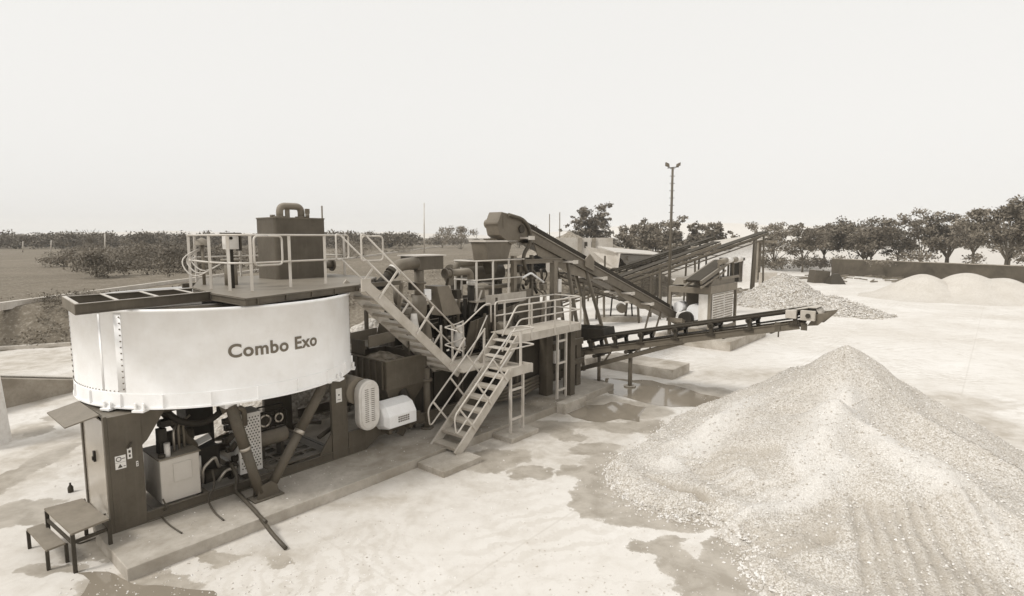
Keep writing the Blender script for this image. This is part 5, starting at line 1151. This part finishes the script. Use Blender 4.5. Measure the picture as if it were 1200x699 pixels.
# ---------------------------------------------------------------- left: pillar, ramp wall, pale coping
lp_ = pw(16, 516)
lp_ = (lp_[0]-.02, lp_[1]-.9, 0)
single('white_pillar', MB().prism([(lp_[0]-1.2, lp_[1], -.05), (lp_[0]+.02, lp_[1], -.05), (lp_[0]-.2, lp_[1], 2.5), (lp_[0]-1.2, lp_[1], 2.5)], (0, .9, 0)), 'wallw', 'white slab sided pillar cut by the left edge of the picture', 'pillar', (lp_[0], lp_[1], 0), bevel=.05)
r1, r2 = pw(8, 489), pw(92, 458)
rw = thing('ramp_wall', 'low stained concrete ramp wall topped with pale sand, behind the tall cabinet', 'wall', (r1[0], r1[1], 0), None, 'w')
zl1, zl2 = py_(8, 434, r1[1])[2], py_(92, 446, r2[1])[2]
e = (r2[0]+1.5, r2[1]+2.4)
part('face', MB().prism([(r1[0]-1.5, r1[1]-1.5, -.05), (*r2[:2], -.05), (*r2[:2], zl2), (r1[0]-1.5, r1[1]-1.5, zl1+.2)], (-.18, .18, 0)), 'wallc', rw)
part('sand_fill', MB().prism([(r1[0]-1.7, r1[1]-1.3, zl1+.22), (r2[0]-.2, r2[1]+.2, zl2+.02), (r2[0]-2.4, r2[1]+1.6, .1), (r1[0]-4, r1[1]+.6, .3)], (0, 0, .03)), 'sand', rw)
cw = MB(); ys_ = [22+i*4 for i in range(110)]
prev = None
for i in range(len(ys_)-1):
    z0_, z1_ = 1.9, 1.9
    cw.beam((-23.9, ys_[i], 1.76), (-23.9, ys_[i+1]-.02, 1.76), .3, .36)
single('field_wall', cw, 'wallp', 'long low pale wall running straight away along the edge of the field', 'wall', (-23.9, 26, 1.6))
single('yard_kerb', MB().beam((-34, 19.9, .06), (-19, 26.4, .06), .3, .2).beam((-19, 26.4, .06), (-14.4, 34, .06), .3, .2), 'wallp', 'pale kerb along the left edge of the concrete yard', 'kerb', (-26, 23, 0))
# ---------------------------------------------------------------- heaps
def smax(a, b_, k): 
    h = max(0, min(1, .5+.5*(a-b_)/k)); return b_*(1-h)+a*h+k*h*(1-h)
def field(name, x0, x1, y0, y1, st, hf, mat, lab, cat, group=None, kind=None, frame='w', base=None):
    nx_, ny_ = int((x1-x0)/st)+1, int((y1-y0)/st)+1; H = {}; vs_ = []; idx = {}; mb = MB()
    for j in range(ny_):
        for i in range(nx_):
            x, y = x0+i*st, y0+j*st; H[i, j] = hf(x, y)
    for j in range(ny_):
        for i in range(nx_):
            if any(H.get((i+di, j+dj), -1) > 0 for di in (-1, 0, 1) for dj in (-1, 0, 1)):
                idx[i, j] = len(mb.v); mb.v.append((x0+i*st, y0+j*st, max(H[i, j], -.05)))
    for j in range(ny_-1):
        for i in range(nx_-1):
            k = [(i, j), (i+1, j), (i+1, j+1), (i, j+1)]
            if all(q in idx for q in k): mb.f.append(tuple(idx[q] for q in k)); mb.s.append(True)
    return single(name, mb, mat, lab, cat, base or ((x0+x1)/2, (y0+y1)/2, 0), group, kind, recalc=False)
# coarse stone heap
ca = py_(920, 319, 42); cb_ = py_(975, 354, 38)
def hcoarse(x, y):
    h = ca[2]-.62*math.hypot(x-ca[0], y-ca[1]); h2 = 1.15-.4*math.hypot((x-cb_[0])*.95, y-cb_[1]); h3 = .5-.3*math.hypot(x-py_(1010, 360, 36)[0], y-36)
    h = max(h, h2, h3); 
    return h+(nz(x, y, 1.2)*.22+nz(x, y, 4, 3)*.14 if h > -.3 else 0)
field('stone_heap', ca[0]-7, ca[0]+9, 30, 50, .16, hcoarse, 'gravel_c', 'coarse grey stone heap behind the end of the side conveyor', 'heap')
# two white sand heaps
S1 = py_(1082, 320, 47); S2 = py_(1135, 318.5, 46); S3 = py_(1165, 324, 45)
def hs1(x, y):
    h = S1[2]*math.exp(-((x-S1[0])**2+(y-S1[1])**2)/7.5)-.12; return h+nz(x, y, .8)*.06
def hs2(x, y):
    h = max(S2[2]*math.exp(-((x-S2[0])**2+(y-S2[1])**2)/9.5), S3[2]*math.exp(-((x-S3[0]-.6)**2+(y-S3[1])**2)/9))-.12; return h+nz(x, y, .8, 4)*.06
GH = 'white sand heaps by the boundary wall'
field('sand_heap', S1[0]-7, S1[0]+7, 40, 54, .25, hs1, 'sand', 'smaller rounded white sand heap, left of the touching pair', 'heap', GH)
field('sand_heap', S2[0]-7, S2[0]+10, 39, 53, .25, hs2, 'sand', 'broader white sand heap running to the right edge of the picture', 'heap', GH)
# gravel bank behind the tank
G1 = py_(436, 372, 17.5); 
def hg(x, y): 
    if w2m((x, y, 0))[1] < 3.0: return -1
    h = G1[2]-.55*math.hypot(x-G1[0], (y-G1[1])*.8); h2 = 1.3-.5*math.hypot(x-G1[0]+1.4, y-G1[1]+.5); h = max(h, h2); return h+(nz(x, y, 2)*.12+nz(x, y, 7)*.05 if h > -.2 else 0)
field('gravel_heap', G1[0]-6, G1[0]+5, G1[1]-4, G1[1]+6, .12, hg, gravel('washed_pebbles', .5, 9, .5, 1, .06), 'pale pebble heap seen between the white tank and the steep stairs', 'heap')
# loose mounds of spoil on the bank behind
B1 = py_(667, 271, 62)
def hb1(x, y): 
    h = B1[2]-.5*math.hypot(x-B1[0], y-B1[1]); h = max(h, B1[2]-.9-.4*math.hypot(x-B1[0]-3.5, y-B1[1])); return h+nz(x, y, 1)*.2
field('stored_aggregate', B1[0]-7, B1[0]+11, 58.4, 70, .3, hb1, 'gravel_f', 'stored aggregate heap showing over the grey bay wall', 'heap')
DM = py_(700, 318, 50)
def hdm(x, y): 
    h = 2.3*math.exp(-((x-DM[0])/8)**2-((y-52)/2.6)**2)-.15; return h+(nz(x, y, .6)*.5+nz(x, y, 2)*.2 if h > -.1 else 0)
field('spoil_bank', DM[0]-16, DM[0]+16, 45, 59, .3, hdm, gravel('dark_spoil', .15, 3, .5, .8, .1), 'dark rubble bank behind the far conveyors', 'bank')
# ---------------------------------------------------------------- the big foreground pile
TOE = [(860, 470), (790, 490), (756, 520), (724, 537), (712, 552), (718, 572), (748, 594), (788, 607), (826, 606), (848, 617), (856, 634), (882, 643), (874, 662), (886, 680), (908, 699), (930, 740)]
TW = [pw(x, y)[:2] for x, y in TOE]+[(4.2, 5.2), (8, 4.0), (12, 4.0), (12.3, 8), (11.7, 11.5), (11.5, 14), (10.6, 16.6), (8.4, 17.8), (6.2, 17.0)]
AP = py_(992, 411, 14.0); A2 = py_(985, 470, 11.5)
def hbase(x, y):
    ins = inside(x, y, TW); d = pdist(x, y, TW)
    if not ins: return -.06-d*.3
    r1_ = math.hypot(x-AP[0], y-AP[1]); c1_ = AP[2]+.05-.57*r1_
    # long shoulder running left from the apex, and one running right towards the camera
    sL = segd(x, y, AP, TW[4]); tL = max(0, min(1, ((x-AP[0])*(TW[4][0]-AP[0])+(y-AP[1])*(TW[4][1]-AP[1]))/((TW[4][0]-AP[0])**2+(TW[4][1]-AP[1])**2)))
    c3 = AP[2]*(1-tL)**1.1*.86-(.34 if tL > 0 else .62)*sL
    E2 = (10.6, 8.6); sR = segd(x, y, AP, E2); tR = max(0, min(1, ((x-AP[0])*(E2[0]-AP[0])+(y-AP[1])*(E2[1]-AP[1]))/((E2[0]-AP[0])**2+(E2[1]-AP[1])**2)))
    c4 = (AP[2]-.1)*(1-tR*.8)-.5*sR
    c2 = A2[2]-.54*math.hypot(x-A2[0], y-A2[1])
    E3 = (5.6, 9.4); sF = segd(x, y, A2, E3); tF = max(0, min(1, ((x-A2[0])*(E3[0]-A2[0])+(y-A2[1])*(E3[1]-A2[1]))/((E3[0]-A2[0])**2+(E3[1]-A2[1])**2)))
    c5 = A2[2]*(1-tF*.85)-.04-.52*sF
    E4 = (8.6, 7.0); sG = segd(x, y, A2, E4); tG = max(0, min(1, ((x-A2[0])*(E4[0]-A2[0])+(y-A2[1])*(E4[1]-A2[1]))/((E4[0]-A2[0])**2+(E4[1]-A2[1])**2)))
    c6 = A2[2]*(1-tG*.7)-.06-.5*sG
    h = c1_
    h = smax(h, c3, .25)
    for c in (c2, c5, c6): h = smax(h, c, .05)
    h = smax(h, .2, .15)
    h += nz(x, y, .55, 2)*.16+nz(x, y, 1.6, 4)*.06
    h = min(h, .02+.75*d+nz(x, y, 2.5, 7)*.05) if d < 1.6 else h
    return h
def onpile(px, py):            # where the sight line meets the pile
    d = _ray(px, py); k = 6.0
    while k < 22:
        x, y, z = d[0]*k, d[1]*k, CH+d[2]*k
        if hbase(x, y) > z or z < 0: break
        k += .05
    return (d[0]*k, d[1]*k)
def poly(pts): return [onpile(*p) for p in pts]
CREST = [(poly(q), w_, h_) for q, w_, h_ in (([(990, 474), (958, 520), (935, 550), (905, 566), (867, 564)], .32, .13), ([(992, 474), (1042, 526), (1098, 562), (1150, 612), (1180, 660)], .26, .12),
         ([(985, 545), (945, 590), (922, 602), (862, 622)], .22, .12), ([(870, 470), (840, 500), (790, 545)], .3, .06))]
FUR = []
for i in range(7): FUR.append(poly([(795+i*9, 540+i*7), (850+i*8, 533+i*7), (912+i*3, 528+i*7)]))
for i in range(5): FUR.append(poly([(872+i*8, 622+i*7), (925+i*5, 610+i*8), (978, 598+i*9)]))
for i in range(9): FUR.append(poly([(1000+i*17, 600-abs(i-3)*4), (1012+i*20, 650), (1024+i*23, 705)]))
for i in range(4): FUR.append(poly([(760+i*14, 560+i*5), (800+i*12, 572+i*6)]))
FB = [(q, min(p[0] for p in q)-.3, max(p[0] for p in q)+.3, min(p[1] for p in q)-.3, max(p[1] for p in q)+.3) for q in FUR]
TONE = {}
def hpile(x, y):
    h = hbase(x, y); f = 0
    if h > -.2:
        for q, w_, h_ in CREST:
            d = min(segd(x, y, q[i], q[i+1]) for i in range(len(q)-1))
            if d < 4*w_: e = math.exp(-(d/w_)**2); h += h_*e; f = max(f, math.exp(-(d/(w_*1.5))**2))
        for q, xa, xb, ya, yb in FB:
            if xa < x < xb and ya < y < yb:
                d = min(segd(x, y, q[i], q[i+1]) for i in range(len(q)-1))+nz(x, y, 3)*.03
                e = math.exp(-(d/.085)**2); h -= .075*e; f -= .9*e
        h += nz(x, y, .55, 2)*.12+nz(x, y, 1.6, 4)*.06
    TONE[round(x, 3), round(y, 3)] = f
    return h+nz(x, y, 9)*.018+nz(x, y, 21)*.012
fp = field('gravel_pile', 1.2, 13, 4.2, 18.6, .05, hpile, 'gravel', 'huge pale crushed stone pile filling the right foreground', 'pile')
at_f = fp.data.attributes.new('band_tone', 'FLOAT', 'POINT'); b_ = BASE[fp.name]
for i, v in enumerate(fp.data.vertices): at_f.data[i].value = TONE.get((round(v.co.x+b_.x, 3), round(v.co.y+b_.y, 3)), 0)
# loose stones: spilled round the toe and lying on the slopes
rng = random.Random(31); stn = MB()
def stone(c, s):
    o = []
    for dx, dy, dz in ((1, 0, 0), (-1, 0, 0), (0, 1, 0), (0, -1, 0), (0, 0, 1), (0, 0, -1)):
        k = s*rng.uniform(.6, 1.2); o.append((c[0]+dx*k+rng.gauss(0, s*.2), c[1]+dy*k+rng.gauss(0, s*.2), c[2]+dz*k*.8))
    stn.add(o, [(0, 2, 4), (2, 1, 4), (1, 3, 4), (3, 0, 4), (2, 0, 5), (1, 2, 5), (3, 1, 5), (0, 3, 5)])
for k in range(3000):
    i = rng.randrange(0, 15); u = rng.random(); a, b_ = TW[i], TW[i+1]
    x = a[0]+(b_[0]-a[0])*u; y = a[1]+(b_[1]-a[1])*u
    o_ = rng.gauss(0, .16); x += o_*rng.uniform(-1, 1)*1.2; y += o_
    h = hpile(x, y); stone((x, y, max(.005, h+.004)), rng.uniform(.012, .03))
for k in range(9000):
    x, y = rng.uniform(2, 13), rng.uniform(6, 16.5)
    if not inside(x, y, TW): continue
    stone((x, y, hpile(x, y)+.008), rng.uniform(.012, .03))
t = NT('loose_stone_mix'); vo = t.add('ShaderNodeTexVoronoi'); vo.inputs['Scale'].default_value = 14; t.L(t.coord('Position'), vo.inputs['Vector']); bw_ = t.add('ShaderNodeRGBToBW'); t.L(vo.outputs['Color'], bw_.inputs[0])
M['stone_mix'] = t.base(t.ramp(bw_.outputs[0], [(.2, sep(.42)), (.8, sep(.75))]), .9, .2)
single('loose_stones', stn, 'stone_mix', label='loose stones scattered over the big pile and around its foot', cat='stones', kind='stuff', recalc=False)

stn = MB()
for k in range(4200):
    x, y = ca[0]+rng.gauss(1, 3.2), rng.uniform(33, 45); h = hcoarse(x, y)
    if h > .0: stone((x, y, h+.03), rng.uniform(.04, .085))
single('heap_stones', stn, 'stone_mix', label='larger loose stones lying on the coarse grey heap', cat='stones', kind='stuff', recalc=False)
stn = MB()
for k in range(4200):
    y = 7.5+18*rng.random()**1.5; x = rng.uniform(-.85, .8)*y
    if inside(x, y, TW) or -.2 < w2m((x, y, 0))[0] < 13.6 and -1.35 < w2m((x, y, 0))[1] < 2.7 or nz(x, y, .25, 12) < -.1: continue
    stone((x, y, .003), rng.choice((.008, .01, .014, .02)))
for k in range(260):
    a, b_ = rng.uniform(0, 13.4), rng.uniform(-1.28, -.05); q = m2w((a, b_, .203)); stone(q, rng.choice((.008, .01, .016)))
single('yard_pebbles', stn, 'stone_mix', label='small pebbles and chips scattered over the pale yard and slab', cat='pebbles', kind='stuff', recalc=False)
M['leaf_s'] = leaf('dusty_scrub_leaves', .13)
# ---------------------------------------------------------------- trees and scrub
def leaf_cloud(rng, clumps, per, size, flat=.75):
    """leaf-sized quads spread through clumps: clumps = [(x,y,z,r)]"""
    mb = MB()
    for (cx, cy, cz, r) in clumps:
        k = max(6, int(per*r*r))
        for _ in range(k):
            d = Vector((rng.gauss(0, 1), rng.gauss(0, 1), rng.gauss(0, 1)*flat)); d.normalize()
            rr = r*(rng.random()**.45)*(1+.25*rng.gauss(0, 1)*.5)
            c = Vector((cx, cy, cz))+Vector((d.x*rr, d.y*rr, d.z*rr*flat))
            n = Vector((rng.gauss(0, 1), rng.gauss(0, 1), rng.gauss(.5, 1))).normalized(); a = n.orthogonal().normalized()
            a.rotate(Matrix.Rotation(rng.random()*6.28, 3, n)); b = n.cross(a)
            s = size*(.6+.8*rng.random())
            mb.add([c-a*s-b*s*.55, c+a*s*.2-b*s*.7, c+a*s+b*s*.1, c-a*s*.1+b*s*.6], [(0, 1, 2, 3)])
    return mb
def make_tree(name, seed, h, w_, label, group, loc, trunk=.3, leafm='leaf', per=60, size=.2, nl=7, gap=.0, multi=1):
    rng = random.Random(seed); th = thing(name, label, 'tree', loc, group, 'w')
    x0, y0, z0 = loc; tb = MB(); clumps = []
    for s in range(multi):
        lean = (rng.uniform(-.5, .5)*(.4+multi*.25), rng.uniform(-.5, .5))
        fork = h*trunk*rng.uniform(.9, 1.2); b0 = (x0+(s-(multi-1)/2)*.35, y0, z0-.1)
        f = (b0[0]+lean[0]*.4, b0[1]+lean[1]*.4, z0+fork)
        tb.tube([b0, ((b0[0]+f[0])/2+.05, (b0[1]+f[1])/2, z0+fork*.5), f], [h*.022, h*.018, h*.015], 7)
        for i in range(nl):
            an = 6.28*i/nl+rng.uniform(-.5, .5); up = rng.uniform(.35, 1.0); rad = w_*.5*(1-.75*(up-.35)**1.6)*rng.uniform(.4, 1.1)
            e = (f[0]+math.cos(an)*rad, f[1]+math.sin(an)*rad, z0+fork+(h-fork)*up*.86)
            m = ((f[0]*.55+e[0]*.45), (f[1]*.55+e[1]*.45), f[2]*.45+e[2]*.55)
            tb.tube([f, m, e], [h*.010, h*.006, h*.002], 5, False)
            for k in range(3):
                u = .45+.3*k; c = [m[j]*(1-u)+e[j]*u for j in range(3)]
                c = [c[0]+rng.gauss(0, w_*.08), c[1]+rng.gauss(0, w_*.08), c[2]+rng.gauss(0, h*.06)]
                if rng.random() > gap+.03: clumps.append((*c, w_*rng.uniform(.07, .15)))
                e2 = (c[0]+rng.gauss(0, w_*.12), c[1]+rng.gauss(0, w_*.12), c[2]+rng.uniform(-.02, .09)*h)
                tb.tube([c, e2], [h*.004, h*.0015], 4, False)
                if rng.random() > gap+.03: clumps.append((*e2, w_*rng.uniform(.05, .12)))
    part('crown', leaf_cloud(rng, clumps, per*40/(w_*w_)*1.0, size), leafm, th)
    part('trunk', tb, 'bark', th)
    return th
def make_bush(name, seed, w_, h, label, group, loc, leafm='leaf', per=50, size=.16, cat='bush'):
    rng = random.Random(seed); th = thing(name, label, cat, loc, group, 'w'); x0, y0, z0 = loc
    sb = MB(); cl_ = []
    for i in range(9):
        an = rng.random()*6.28; rr = w_*.5*rng.random()**.6; up = h*rng.uniform(.3, .9)*(1-.5*(rr/(w_*.5))**2)
        e = (x0+math.cos(an)*rr, y0+math.sin(an)*rr, z0+up)
        sb.tube([(x0+rng.gauss(0, .1), y0+rng.gauss(0, .1), z0-.1), ((x0+e[0])/2, (y0+e[1])/2, z0+up*.6), e], [.05, .03, .01], 4, False)
        cl_.append((*e, w_*rng.uniform(.13, .22)))
    part('foliage', leaf_cloud(rng, cl_, per*30/(w_*w_), size, .8), leafm, th)
    part('stems', sb, 'bark', th)
    return th
# row along the right boundary wall: pixel of trunk foot and crown top, distance
GR = 'trees in the row along the boundary wall'
ROW = [(910, 318, 262, 84, 7.5, 'round leafy tree at the left end of the row, right of the dark pole', 'leaf', 0, 1),
       (943, 324, 262, 80, 7.0, 'dark tree with single slim trunk standing before the wall, above the junk heap', 'leaf_d', .05, 1),
       (968, 312, 262, 88, 7.5, 'dense dark tree directly above the left end of the boundary wall', 'leaf_d', 0, 2),
       (1020, 308, 254, 84, 9.5, 'wide crowned dark tree forking low, broadest of the row', 'leaf_d', .05, 3),
       (1055, 308, 264, 86, 6.5, 'small dark tree squeezed between the wide tree and a pale airy one', 'leaf_d', 0, 1),
       (1083, 308, 251, 80, 7.2, 'pale airy tree with pointed top above the left white heap', 'leaf', .22, 1),
       (1113, 308, 253, 78, 6.8, 'flat topped dark tree on a bare forked trunk over the white heaps', 'leaf_d', .08, 2),
       (1146, 308, 237, 72, 7.0, 'tall open tree with visible branches and thin foliage, second from right', 'leaf', .38, 1),
       (1186, 308, 234, 66, 8.0, 'tallest dark leafy tree at the right edge of the picture', 'leaf_d', .03, 2),
       (1222, 308, 240, 62, 7.5, 'tree cut by the right edge beyond the tallest dark tree', 'leaf_d', .0, 1)]
for i, (px, fy, ty, Y, w_, lab, lm, gap, mu) in enumerate(ROW):
    x, _, zt = py_(px, ty, Y); h = zt+.1
    make_tree('boundary_tree', 40+i, h, w_, lab, GR, (x, Y, -.05), .2+.13*((i*7) % 5)/5, lm, 170, .15, 9, gap, mu)
GC = 'trees behind the conveyors'
MIDT = [(690, 244, 120, 8.5, 'big round lone tree rising behind the grey aggregate bins', 'leaf_d', 0, 2),
        (735, 266, 112, 6.5, 'low dark tree at the left end of the clump behind the mast', 'leaf_d', 0, 1),
        (768, 256, 100, 8.5, 'dark bushy tree immediately left of the lighting mast', 'leaf_d', 0, 2),
        (800, 264, 105, 6.0, 'small leafy tree immediately right of the lighting mast', 'leaf', .1, 1),
        (831, 261, 98, 7.0, 'rounded dark tree above the wheels of the far conveyor', 'leaf_d', 0, 2),
        (742, 286, 82, 4.5, 'short dusty tree behind the long bin roof', 'leaf', .1, 1),
        (790, 282, 84, 4.5, 'short dense tree hiding the foot of the lighting mast', 'leaf_d', 0, 1)]
for i, (px, ty, Y, w_, lab, lm, gap, mu) in enumerate(MIDT):
    x, _, zt = py_(px, ty, Y)
    make_tree('background_tree', 70+i, zt, w_, lab, GC, (x, Y, 0), .15, lm, 190, .2, 9, gap, mu)
GS = 'bushes behind the yard'
for i, (px, ty, Y, w_, lab) in enumerate([(540, 260, 150, 9, 'dusty bush crown showing between the slurry box and the conveyor head'), (518, 265, 170, 8, 'low pale bush beyond the bank left of the conveyor head'),
        (628, 262, 150, 8, 'pale bush behind the upper conveyor belt beside two thin poles'), (608, 270, 165, 8, 'faint bush seen right behind the conveyor head'), (735, 283, 190, 12, 'faint bush at the far end of the bin roof'), (858, 270, 130, 4, 'small tree in front of the pale hill')]):
    x, _, zt = py_(px, ty, Y); make_bush('distant_bush', 90+i, w_, zt-1.7, lab, GS, (x, Y, 1.7 if px < 700 else 0), 'leaf', 170, .2)
# far scrub line on the left and behind everything: one mass
rng = random.Random(17); cl_ = []
for i in range(190):
    px = rng.uniform(78, 330); Y = rng.uniform(44, 130); x = (px-600)/FOC*Y
    if px < 95 and rng.random() < .6: continue
    h = rng.uniform(.7, 2.3)*(1 if rng.random() < .8 else 1.5)
    for k in range(3): cl_.append((x+rng.gauss(0, .8), Y+rng.gauss(0, .8), 1.75+h*rng.uniform(.15, .75), h*rng.uniform(.25, .5)))
single('field_scrub', leaf_cloud(rng, cl_, 110, .09), 'leaf_s', label='patchy dusty scrub spread over the field behind the tank', cat='scrub', kind='stuff', recalc=False)
rng = random.Random(5); cl_ = []
for i in range(700):
    px = rng.uniform(-60, 480); Y = rng.uniform(150, 330); h = rng.uniform(2.6, 5.2)
    x = (px-600)/FOC*Y
    for k in range(2): cl_.append((x+rng.gauss(0, 2), Y+rng.gauss(0, 2), 1.8+h*rng.uniform(.2, .7), h*.5))
for i in range(160):
    px = rng.uniform(480, 760); Y = rng.uniform(210, 400); x = (px-600)/FOC*Y; h = rng.uniform(2, 4.5); cl_.append((x, Y, 1.5+h*.4, h*.55))
for i in range(260):
    px = rng.uniform(700, 1260); Y = rng.uniform(190, 420); x = (px-600)/FOC*Y; h = rng.uniform(2, 4.2); cl_.append((x, Y, h*.3, h*.5))
single('distant_thicket', leaf_cloud(rng, cl_, 30, .3), 'thicket', label='dark band of scrub and hedges along the flat horizon', cat='thicket', kind='stuff', recalc=False)
GB = 'bushes in the field beyond the bank'
BU = [(75, 296, 328, 62, 5, 'leaf', 'pale scrubby bush at the edge of the mown field'), (112, 294, 336, 46, 4.6, 'thicket', 'dark rounded bush just over the pale wall, left of the tank'), (140, 286, 330, 58, 7.5, 'leaf_d', 'wide dusty bush behind the utility pole'),
      (168, 292, 326, 60, 5, 'leaf_p', 'pale bush between two darker bushes left of the deck railing'), (200, 288, 326, 52, 5.5, 'thicket', 'dark bush just left of the deck railing'), (225, 288, 322, 58, 5.5, 'thicket', 'dark bush seen through the left end of the railing'),
      (262, 282, 322, 62, 6, 'leaf_d', 'dark bush seen behind the control box'), (290, 288, 320, 70, 5, 'leaf', 'bush behind the pole of the control box'), (400, 282, 312, 90, 8, 'leaf_d', 'dark bush between the square tank and the steep stairs'), (425, 282, 310, 100, 8, 'leaf', 'dusty bush behind the top of the steep stairs'), (455, 284, 306, 120, 9, 'leaf_p', 'pale bush beside the far thin pole')]
for i, (px, ty, by, Y, w_, lm, lab) in enumerate(BU):
    x, _, zt = py_(px, ty, Y); make_bush('field_bush', 110+i, w_, zt-1.7, lab, GB, (x, Y, 1.7), lm, 230, .085)
# low dry weeds over the bank
rng = random.Random(9); cl_ = []
for i in range(1500):
    x = rng.uniform(-38, 10); Y = rng.uniform(22, 75)
    if inside(x, Y, YARD): continue
    d = pdist(x, Y, YARD)
    if d > 9 or (nz(x, Y, .22, 3) < .02): continue
    cl_.append((x, Y, terr(x, Y)+.12, rng.uniform(.15, .42)))
single('dry_weeds', leaf_cloud(rng, cl_, 260, .06, .6), 'scrub', label='dry weeds growing over the rough earth bank', cat='weeds', kind='stuff', recalc=False)
# bare tree
def bare_tree(px, ty, Y, lab):
    x, _, zt = py_(px, ty, Y); h = zt-1.7; rng = random.Random(3); th = thing('bare_tree', lab, 'tree', (x, Y, 1.7), None, 'w')
    tb = MB(); tw = MB(); tb.tube([(x, Y, 1.6), (x+.1, Y, 1.7+h*.4)], [.16, .12], 6)
    for i in range(26):
        an = rng.random()*6.28; r_ = rng.uniform(.15, .45)*h; up = rng.uniform(.55, 1)
        e = (x+math.cos(an)*r_, Y+math.sin(an)*r_, 1.7+h*up)
        tw.tube([(x+.1, Y, 1.7+h*.38), (x+math.cos(an)*r_*.4, Y+math.sin(an)*r_*.4, 1.7+h*(.38+(up-.38)*.6)), e], [.07, .05, .03], 4, False)
    part('trunk', tb, 'bark', th); part('branches', tw, 'bark', th)
bare_tree(105, 268, 115, 'leafless pale tree rising over the field hedge')

# undergrowth: along the foot of the boundary trees, and dark tufts on the bank
rng = random.Random(51); cl_ = []
for i in range(150):
    px = rng.uniform(885, 1215); Y = rng.uniform(80, 100) if px < 985 else rng.uniform(66, 92); x = (px-600)/FOC*Y
    if px > 985 and rng.random() < .75: continue
    h = rng.uniform(.8, 2.4); cl_.append((x, Y, h*.5+(1.3 if px > 985 else 0), h*.6))
single('undergrowth', leaf_cloud(rng, cl_, 60, .16), 'leaf_d', label='dark undergrowth around the trunks of the boundary trees', cat='undergrowth', kind='stuff', recalc=False)
rng = random.Random(52); cl_ = []
for i in range(1500):
    x = rng.uniform(-30, -9); Y = rng.uniform(21, 40)
    if inside(x, Y, YARD) or pdist(x, Y, YARD) > 5.5 or x < -23.5 or nz(x, Y, .35, 6) < -.05: continue
    h = rng.uniform(.15, .55); cl_.append((x, Y, terr(x, Y)+h*.4, h))
single('bank_scrub', leaf_cloud(rng, cl_, 260, .05), 'leaf_s', label='dark low scrub tufts on the earth bank behind the pale kerb', cat='scrub', kind='stuff', recalc=False)
